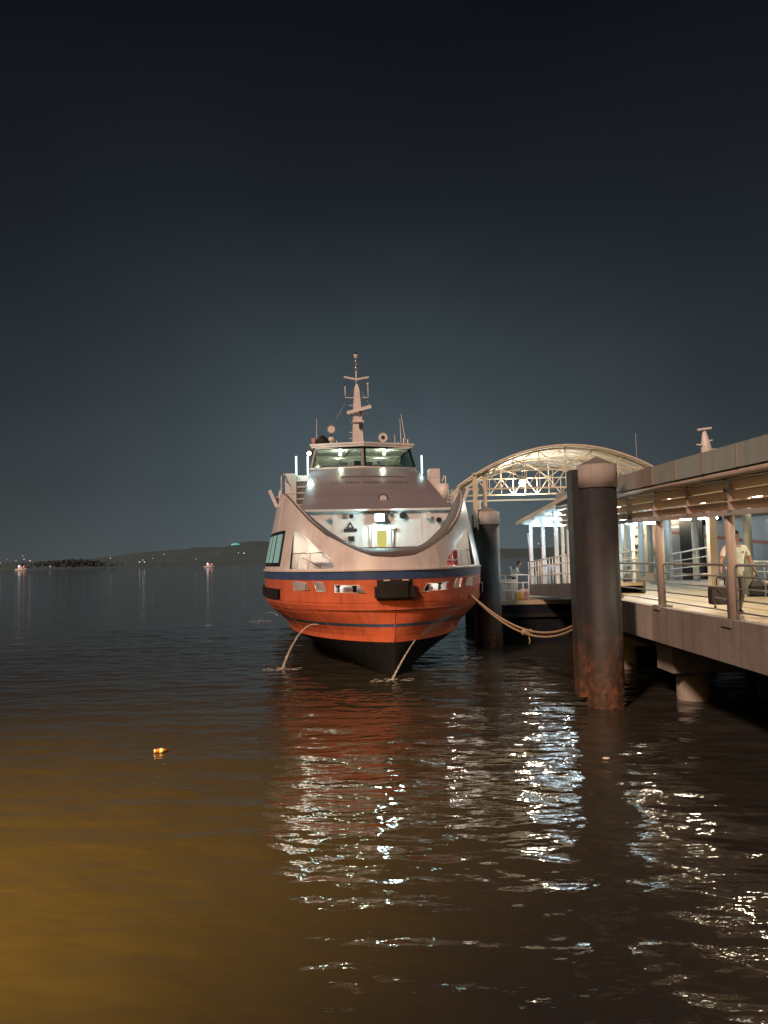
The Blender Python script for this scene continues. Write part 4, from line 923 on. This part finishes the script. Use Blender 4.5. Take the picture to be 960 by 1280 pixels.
wf2 = MB().box((14.86, 46.3, 4.0), (14.9, 47.2, 4.9)).build('house_window', L_SIDEW, f2, world=True)
for y in (44.6, 43.2): MB().box((14.86, y-.5, 5.28), (14.9, y+.5, 5.42)).build('red_mark', STRIPE_R, f2, world=True)
MB().tube([(14.87, 44.9+.32*math.cos(a)+.18*math.sin(a), 4.35+.62*math.sin(a)) for a in np.linspace(.4, 5.6, 18)], .045, 5).build('script_letter', INK, f2, world=True)
for k in range(4): MB().tube([(14.87, 43.9-k*.4+.12*math.cos(a), 4.1+.26*math.sin(a)) for a in np.linspace(.2, 5.2, 10)], .035, 5).build('script_letter', INK, f2, world=True)
MB().box((14.86, 42.4, 4.78), (14.9, 44.0, 4.90)).build('script_bar', INK, f2, world=True)
mb_ = at(886, 575, 36.5); tp = at(880, 537, 36.5)
m2 = MB().bar((mb_.x, 36.5, 6.8), (mb_.x-.05, 36.5, mb_.z), .95, .8).tube([(mb_.x, 36.5, mb_.z-.2), (tp.x+.05, 36.5, tp.z+.4-1.1), (tp.x, 36.5, tp.z)], [.40, .24, .07], 6).build('mast', CREAMW, f2, world=True)
MB().bar((tp.x-.36, 36.4, tp.z-.02), (tp.x+.32, 36.4, tp.z+.06), .08, .10).build('yardarm', CREAMW, m2, world=True)
for dx_, dz in ((.35, -.55), (.55, -1.0), (-.45, -.75)): MB().bar((tp.x, 36.4, tp.z+dz-.05), (tp.x+dx_, 36.4, tp.z+dz), .05, .06).build('bracket', CREAMW, m2, world=True)
MB().bar((mb_.x-1.3, 36.2, mb_.z+.05), (mb_.x+.3, 36.2, mb_.z+.20), .10, .14).build('radar_scanner', CREAMW, m2, world=True)
MB().tube([(mb_.x-3.4, 37, 6.7), (mb_.x-3.4, 37, 9.9)], .009, 5).build('whip_aerial', CREAMW, f2, world=True)
MB().box((15.6, 30, 6.85), (19, 44, 7.5)).build('upper_house', HULLG, f2, world=True)

# ================================================================== people
def person(label, loc, face, h, shirt, trous, pose, hair_len=.03, bulk=1.0, skin=SKIN, child_bag=None):
    """pose: dict of joint -> (x,y,z) in a 1.75 m frame, facing -Y"""
    o = thing('person', label, 'person', loc, face)
    k = h/1.75
    J = dict(pelvis=(0, 0, .95), waist=(0, .0, 1.10), chest=(0, .005, 1.28), neckb=(0, .01, 1.46), neck=(0, 0, 1.52), jaw=(0, -.015, 1.575), head=(0, -.01, 1.655), crown=(0, .0, 1.725),
             shl=(-.175, .01, 1.42), shr=(.175, .01, 1.42), ell=(-.235, .03, 1.15), elr=(.235, .03, 1.15), wrl=(-.25, -.04, .90), wrr=(.25, -.04, .90),
             hil=(-.095, 0, .90), hir=(.095, 0, .90), knl=(-.10, -.02, .49), knr=(.10, -.02, .49), anl=(-.105, .03, .085), anr=(.105, .03, .085), tol=(-.115, -.13, .035), tor=(.115, -.13, .035),
             nose=(0, -.115, 1.64))
    J.update(pose)
    RAD = dict(pelvis=.125, waist=.125, chest=.145, neckb=.075, neck=.058, jaw=.066, head=.088, crown=.06, shl=.072, shr=.072, ell=.047, elr=.047, wrl=.030, wrr=.030,
               hil=.098, hir=.098, knl=.062, knr=.062, anl=.042, anr=.042, tol=.034, tor=.034, nose=.014)
    for n_b in ('waist', 'chest', 'shl', 'shr', 'pelvis'): RAD[n_b] *= bulk
    E_ = [('pelvis', 'waist'), ('waist', 'chest'), ('chest', 'neckb'), ('neckb', 'neck'), ('neck', 'jaw'), ('jaw', 'head'), ('head', 'crown'), ('head', 'nose'), ('chest', 'shl'), ('shl', 'ell'), ('ell', 'wrl'), ('chest', 'shr'), ('shr', 'elr'), ('elr', 'wrr'),
          ('pelvis', 'hil'), ('hil', 'knl'), ('knl', 'anl'), ('anl', 'tol'), ('pelvis', 'hir'), ('hir', 'knr'), ('knr', 'anr'), ('anr', 'tor')]
    segs = {}
    for s_ in 'lr':                                       # palm and five fingers
        w = V(J['wr'+s_]); d = (w-V(J['el'+s_])).normalized(); sgn = -1 if s_ == 'l' else 1
        side = V((0, -1, 0)); pm = w+d*.075; J['pa'+s_] = tuple(pm); RAD['pa'+s_] = .030; E_.append(('wr'+s_, 'pa'+s_))
        for q_ in range(4):
            off = side*(.030-.020*q_); ln = (.072, .082, .076, .060)[q_]
            a = pm+d*.02+off; b_ = a+d*ln*.5+V((-sgn*.008, 0, 0)); c = b_+d*ln*.4+V((-sgn*.022, 0, 0))
            for nm, p in (('a', a), ('b', b_), ('c', c)): J[f'f{s_}{q_}{nm}'] = tuple(p); RAD[f'f{s_}{q_}{nm}'] = .0095
            E_ += [('pa'+s_, f'f{s_}{q_}a'), (f'f{s_}{q_}a', f'f{s_}{q_}b'), (f'f{s_}{q_}b', f'f{s_}{q_}c')]
        a = w+d*.03+side*.035; b_ = a+d*.045+side*.02
        for nm, p in (('a', a), ('b', b_)): J[f't{s_}{nm}'] = tuple(p); RAD[f't{s_}{nm}'] = .011
        E_ += [('wr'+s_, f't{s_}a'), (f't{s_}a', f't{s_}b')]
    names_ = list(J); me = bpy.data.meshes.new('body'); me.from_pydata([tuple(V(J[n])*k) for n in names_], [(names_.index(a), names_.index(b)) for a, b in E_], [])
    ob = bpy.data.objects.new('body', me); COL.objects.link(ob)
    md = ob.modifiers.new('s', 'SKIN'); md.branch_smoothing = .4; md.use_smooth_shade = True
    for i, n in enumerate(names_):
        sv = me.skin_vertices[0].data[i]; r = RAD[n]*k; sv.radius = (r, r); sv.use_root = (n == 'pelvis')
    ob.modifiers.new('ss', 'SUBSURF').levels = 1
    dg = bpy.context.evaluated_depsgraph_get(); dg.update()
    nm = bpy.data.meshes.new_from_object(ob.evaluated_get(dg)); ob.modifiers.clear(); ob.data = nm; nm.name = 'body'
    nm.materials.clear()
    for m in (skin, shirt, trous, BAGBLK): nm.materials.append(m)
    def matof(a, b, f):
        if a in ('waist', 'chest') or b in ('waist', 'chest'): return 1 if not (a == 'chest' and b.startswith('neckb') and f > .85) else 0
        if a.startswith('sh'): return 1 if f < .72 else 0
        if a in ('pelvis',) or a.startswith('hi') or a.startswith('kn'): return 2
        if a.startswith('an'): return 3
        return 0
    S = [(V(J[a])*k, V(J[b])*k, a, b, RAD[a]*k, RAD[b]*k) for a, b in E_]
    for p in nm.polygons:
        c = p.center; best = None
        for a, b, na, nb_, ra, rb in S:
            ab = b-a; f = max(0, min(1, (c-a).dot(ab)/max(1e-9, ab.length_squared))); d = (c-(a+ab*f)).length-(ra+(rb-ra)*f)
            if best is None or d < best[0]: best = (d, na, nb_, f)
        p.material_index = matof(*best[1:]); p.use_smooth = True
    ob.parent = o
    hc = V(J['head'])*k; hm = MB(); hm.ball((hc.x, hc.y+.012, hc.z+.022*k), .105*k, 14, 10, sc=(.93, 1.05, 1.08))
    rr2 = random.Random(4); zc = hc.z
    hm.v = [(x+rr2.uniform(-.004, .004), y if (z > zc+.045*k or y > hc.y-.02) else max(y, hc.y-.015), z if y > hc.y+.02 else max(z, zc+.040*k)) if z > zc-(.05+hair_len)*k else (hc.x+(x-hc.x)*.7, max(y, hc.y+.03), zc-(.05+hair_len)*k) for x, y, z in hm.v]
    hm.build('hair', HAIR, o)
    for sg_ in (-1, 1):
        MB().ball((hc.x+sg_*.032*k, hc.y-.083*k, hc.z+.0), .010*k, 8, 6).build('eye', HAIR, o)
        MB().ball((hc.x+sg_*.088*k, hc.y+.005, hc.z-.012*k), .022*k, 8, 6, sc=(.4, .8, 1.3)).build('ear', skin, o)
    MB().ball((hc.x, hc.y-.080*k, hc.z-.058*k), .018*k, 8, 6, sc=(1.3, .4, .3)).build('mouth', PINK, o)
    return o
def cloth(name, c): return mat(name, c, .85, var=.10, scale=9, bump=.25, bscale=20)
TEE = cloth('cream_t_shirt', (.84, .81, .70)); JEAN = cloth('blue_jeans', (.10, .15, .24)); GREYT = cloth('grey_trousers', (.16, .16, .165)); DKT = cloth('dark_trousers', (.03, .03, .035))
WHT = cloth('white_shirt', (.66, .66, .64)); BLT = cloth('blue_grey_shirt', (.22, .27, .34)); OLV = cloth('olive_shirt', (.20, .22, .13)); BLK = cloth('black_shirt', (.025, .025, .03)); PALEJ = cloth('pale_jeans', (.42, .50, .58))

mp_ = at(916, 700, 15.9)
man_h = 1.80
man = person('man in cream t-shirt walking on the pier with a dark suitcase and a black bag', (mp_.x+.06, 15.9, DZ), R(4), man_h, TEE, GREYT,
    dict(shl=(-.205, .01, 1.42), shr=(.205, .01, 1.42), ell=(-.30, .03, 1.17), wrl=(-.36, -.05, .93), elr=(.31, .02, 1.17), wrr=(.345, -.08, .95), knl=(-.11, -.10, .50), anl=(-.11, -.10, .085), tol=(-.12, -.26, .045), anr=(.105, .14, .11), tor=(.11, .0, .04)), bulk=1.17)
hl = WM[man.name] @ (V((-.385, -.06, .80))*(man_h/1.75)); hr = WM[man.name] @ (V((.365, -.10, .82))*(man_h/1.75))
MB().poly([(.085, -.118, 1.335), (.125, -.112, 1.335), (.12, -.114, 1.37), (.09, -.118, 1.37)], (0, -.004, 0)).build('shirt_badge', INK, man)
cs = thing('suitcase', 'dark suitcase carried in the hand of the man in the cream t-shirt', 'suitcase', (hl.x, hl.y, hl.z-.60))
MB().poly([(x, -.10, z) for x, z in rrect(0, .22, .47, .38, .05)], (0, .20, 0)).build('body', CASE, cs)
MB().poly([(x, -.106, z) for x, z in rrect(0, .14, .42, .15, .03)], (0, .006, 0)).build('front_pocket', CASE, cs)
MB().tube([(-.09, 0, .43), (-.08, 0, .58), (-.05, 0, .605), (.05, 0, .605), (.08, 0, .58), (.09, 0, .43)], .014, 6).build('handle', BAGBLK, cs)
for sx_ in (-1, 1): MB().lathe([(.025, 0), (.025, .03)], (sx_*.15, 0, -.015), 10, axis='X').build('wheel', RUBBER, cs)
bb = thing('carrier_bag', 'black bag hanging from the other hand of the man in the cream t-shirt', 'bag', (hr.x, hr.y, hr.z-.40))
MB().add([(-.13, -.06, 0), (.13, -.06, 0), (.13, .06, 0), (-.13, .06, 0), (-.15, -.07, .18), (.15, -.07, .18), (.15, .07, .18), (-.15, .07, .18), (-.08, -.02, .30), (.08, -.02, .30), (.08, .02, .30), (-.08, .02, .30)],
   [(3, 2, 1, 0), (8, 9, 10, 11)]+[(4*i+k, 4*i+(k+1) % 4, 4*i+4+(k+1) % 4, 4*i+4+k) for i in range(2) for k in range(4)]).build('body', BAGBLK, bb)
MB().tube([(-.06, 0, .29), (-.03, 0, .405), (.03, 0, .405), (.06, 0, .29)], .012, 6).build('handle', BAGBLK, bb)
b1 = atz(948, 745, DZ); bag('luggage_bag', 'blue bag lying on the pier floor beside a pink one', (b1.x, b1.y, DZ), (.7, .5, .36), BAGBLU)
b1 = atz(966, 742, DZ); bag('luggage_bag', 'pink bag lying on the pier floor at the picture edge', (b1.x, b1.y, DZ), (.45, .4, .34), BAGPNK)
# passengers on the landing
q1 = at(644, 720, 34.1)
bp_ = person('passenger in white shirt with a grey backpack leaning along the landing rail', (q1.x-.08, 34.1, PZ), R(82), 1.76, WHT, DKT,
   dict(chest=(0, -.10, 1.27), waist=(0, -.03, 1.10), neckb=(0, -.20, 1.43), neck=(0, -.24, 1.49), jaw=(0, -.28, 1.54), head=(0, -.29, 1.62), crown=(0, -.29, 1.69), nose=(0, -.395, 1.60), shl=(-.175, -.16, 1.39), shr=(.175, -.16, 1.39),
        ell=(-.22, -.22, 1.13), wrl=(-.20, -.44, 1.10), elr=(.22, -.22, 1.13), wrr=(.20, -.44, 1.10), knl=(-.10, -.16, .50), anl=(-.10, -.10, .085), tol=(-.11, -.26, .035), anr=(.10, .22, .10), tor=(.11, .08, .035)))
bm_ = WM[bp_.name]
bk = thing('backpack', 'grey backpack on the back of the passenger at the landing rail', 'backpack', tuple(bm_ @ V((0, .13, 1.0))), R(82))
b = MB(); b.ball((0, .0, .22), 1, 14, 10, sc=(.17, .12, .27)); b.build('body', BLT, bk); MB().ball((0, .10, .15), 1, 10, 8, sc=(.12, .06, .12)).build('pocket', BLT, bk); MB().tube([(-.1, -.09, .40), (-.11, -.16, .46), (-.11, -.22, .36)], .02, 6).build('strap', BAGBLK, bk); MB().tube([(.1, -.09, .40), (.11, -.16, .46), (.11, -.22, .36)], .02, 6).build('strap', BAGBLK, bk)
for px, yy, h, sh_, tr_, rot, lab in ((667, 37.2, 1.68, BLK, PALEJ, 20, 'passenger in black shirt behind the gangway rail next to the end post'), (674.5, 37.6, 1.72, OLV, GREYT, -60, 'passenger in olive shirt turned sideways behind the gangway rail'),
        (684, 37.0, 1.74, BLT, PALEJ, 170, 'passenger in blue-grey top and pale jeans standing third behind the gangway rail'), (691.5, 37.3, 1.76, BLT, JEAN, 190, 'passenger in blue-grey top and dark jeans standing closest to the tall pile')):
    q_ = at(px, 715, yy); person(lab, (q_.x, yy, PZ), R(rot), h, sh_, tr_, dict(elr=(.24, -.06, 1.16), wrr=(.16, -.24, 1.10)))
put_light('passenger_fill', 'POINT', (8.6, 36.6, 4.9), 170, (.85, .95, 1.0), None, .1)  # added fill without a lamp body, brightens the passengers on the landing

# ================================================================== far lights and boats, floating litter
CL_ = 'small white lamp in the cluster above the distant boat with red light'
SHORE_LAB = ['white shore lamp cut by the left edge of the view', CL_, CL_, CL_, CL_, CL_, 'lone white shore lamp past the end of the dark tree clump', 'lamp of the tight bright trio on the far shore', 'lamp of the tight bright trio on the far shore', 'lamp of the tight bright trio on the far shore',
   'faint shore lamp just right of the bright trio', 'white lamp low over the water in front of the tree clump', 'small lamp up the hillside above and right of the bright trio', 'small shore lamp just left of the small lit boat', 'fainter of the two lamps beneath the green-lit roof', 'brighter of the two lamps beneath the green-lit roof', 'faint hillside lamp between the small lit boat and the green-lit roof', 'distant white lamp seen between the gangway posts']
for k, (px, py, s, Yd) in enumerate([(0, 704, 1.0, 1150), (20, 701, .7, 1150), (30, 699, .9, 1150), (37.5, 701, 1.1, 1150), (28.5, 695, .7, 1160), (9, 699, .5, 1160), (138, 697.5, .9, 1150), (174.5, 702.5, 1.2, 1150), (178.5, 700, 1.0, 1150), (180.5, 702.5, 1.1, 1150), (191, 698, .6, 1160),
                                     (62.5, 708.2, .8, 900), (205, 693, .7, 1180), (245, 699, .6, 1150), (298, 691, .8, 1180), (305, 691.5, 1.3, 1180), (272, 692, .4, 1180), (673, 679.5, 1.0, 1150)]):
    p = at(px, py, Yd); o = thing('shore_lamp', SHORE_LAB[k], 'lamp', (p.x, Yd, 0), 0, 'lamps along the far shore')
    MB().ball((0, 0, p.z), .66*s, 8, 6).build('bulb', L_SHORE, o); MB().tube([(0, .6, 0), (0, .6, p.z)], .15, 5).build('pole', DARKF, o)
def small_boat(label, px, py, Yd, L):
    p = atz(px, py, 0); p = at(px, py, Yd); o = thing('small_boat', label, 'boat', (p.x, Yd, 0))
    MB().grid([[(-L/2, -L*.12, .2), (L*.3, -L*.14, .2), (L/2, 0, .4)], [(-L/2, -L*.16, L*.13), (L*.35, -L*.18, L*.15), (L*.58, 0, L*.2)], [(-L/2, L*.16, L*.13), (L*.35, L*.18, L*.15), (L*.58, 0, L*.2)]]).build('hull', CREAMW, o)
    MB().box((-L*.25, -L*.1, L*.13), (L*.15, L*.1, L*.34)).build('cabin', CREAMW, o)
    MB().ball((-L*.1, -L*.12, L*.40), L*.10, 8, 6).build('deck_lamp', L_SHORE, o); MB().ball((L*.35, -L*.16, L*.34), L*.06, 8, 6).build('red_lamp', L_SHORER, o)
    MB().tube([(-L*.1, 0, L*.3), (-L*.1, 0, L*.42)], .05, 5).build('mast', DARKF, o)
small_boat('small lit boat with a red lamp out on the dark water', 261, 704, 640, 8)
small_boat('distant boat with white and red lights near the low shore', 26, 704, 1000, 14)
gp = at(294, 680, 2400); go_ = thing('green_lit_roof', 'small green-lit roof on the hill beyond the ferry', 'building', (gp.x, 2400, gp.z-14))
MB().box((-9, -4, 0), (9, 4, 12)).build('wall', DARKF, go_); MB().ball((0, 0, 12), 1, 14, 8, sc=(14, 6, 4.5)).build('roof', L_GREEN, go_)
RUSTY = mat('dull_orange_plastic', (.30, .10, .05), .45)
lp = atz(201, 940, 0); lt = thing('floating_bottle', 'small orange and white plastic bottle floating on the brown water', 'bottle', (lp.x, lp.y, 0), R(12))
MB().tube([(-.10, 0, .03), (-.08, 0, .03), (.06, 0, .03), (.09, 0, .032), (.12, 0, .034)], [.03, .045, .045, .02, .018], 12).build('body', RUSTY, lt); MB().tube([(-.135, 0, .03), (-.10, 0, .03)], [.034, .046], 12).build('base', CREAMW, lt); MB().tube([(-.02, 0, .03), (.05, 0, .03)], .047, 12).build('paper_label', CREAMW, lt)
for k, (px, py, lab) in enumerate(((758, 949, 'small pale scrap floating beside the pile reflection'), (443, 828, 'pale scrap floating under the bow of the orange ferry'))):
    p = atz(px, py, 0); o = MB().ball((0, 0, .01), .05, 8, 5, sc=(1.6, 1, .4)).build('floating_scrap', CREAMW); o.location = (p.x, p.y, .01); tag(o, lab, 'litter', 'scraps of floating litter')

# ================================================================== the quay behind the photographer and its sodium lamp
qy = MB().box((-60, -30, -1), (40, -.6, 2.35)).build('quay', CONC); tag(qy, 'concrete quay where the photographer stands', kind='structure')
ql = thing('quay_lamp', 'hooded sodium flood lamp on a tall pole at the quay edge', 'lamp', (-10.0, -1.0, 2.35))
MB().tube([(0, 0, 0), (0, 0, 6.4), (0, .4, 6.75), (0, 2.6, 6.8)], .06, 8).build('pole', STEEL, ql); MB().box((-.25, 2.5, 6.72), (.25, 3.2, 6.9)).build('lamp_head', STEEL, ql)
put_light('sodium_light', 'SPOT', (-10.0, 1.9, 9.0), 45000, (1.0, .50, .05), None, .15, spot_size=R(83), spot_blend=1.0, aim=(-8.0, 9.2, 0))
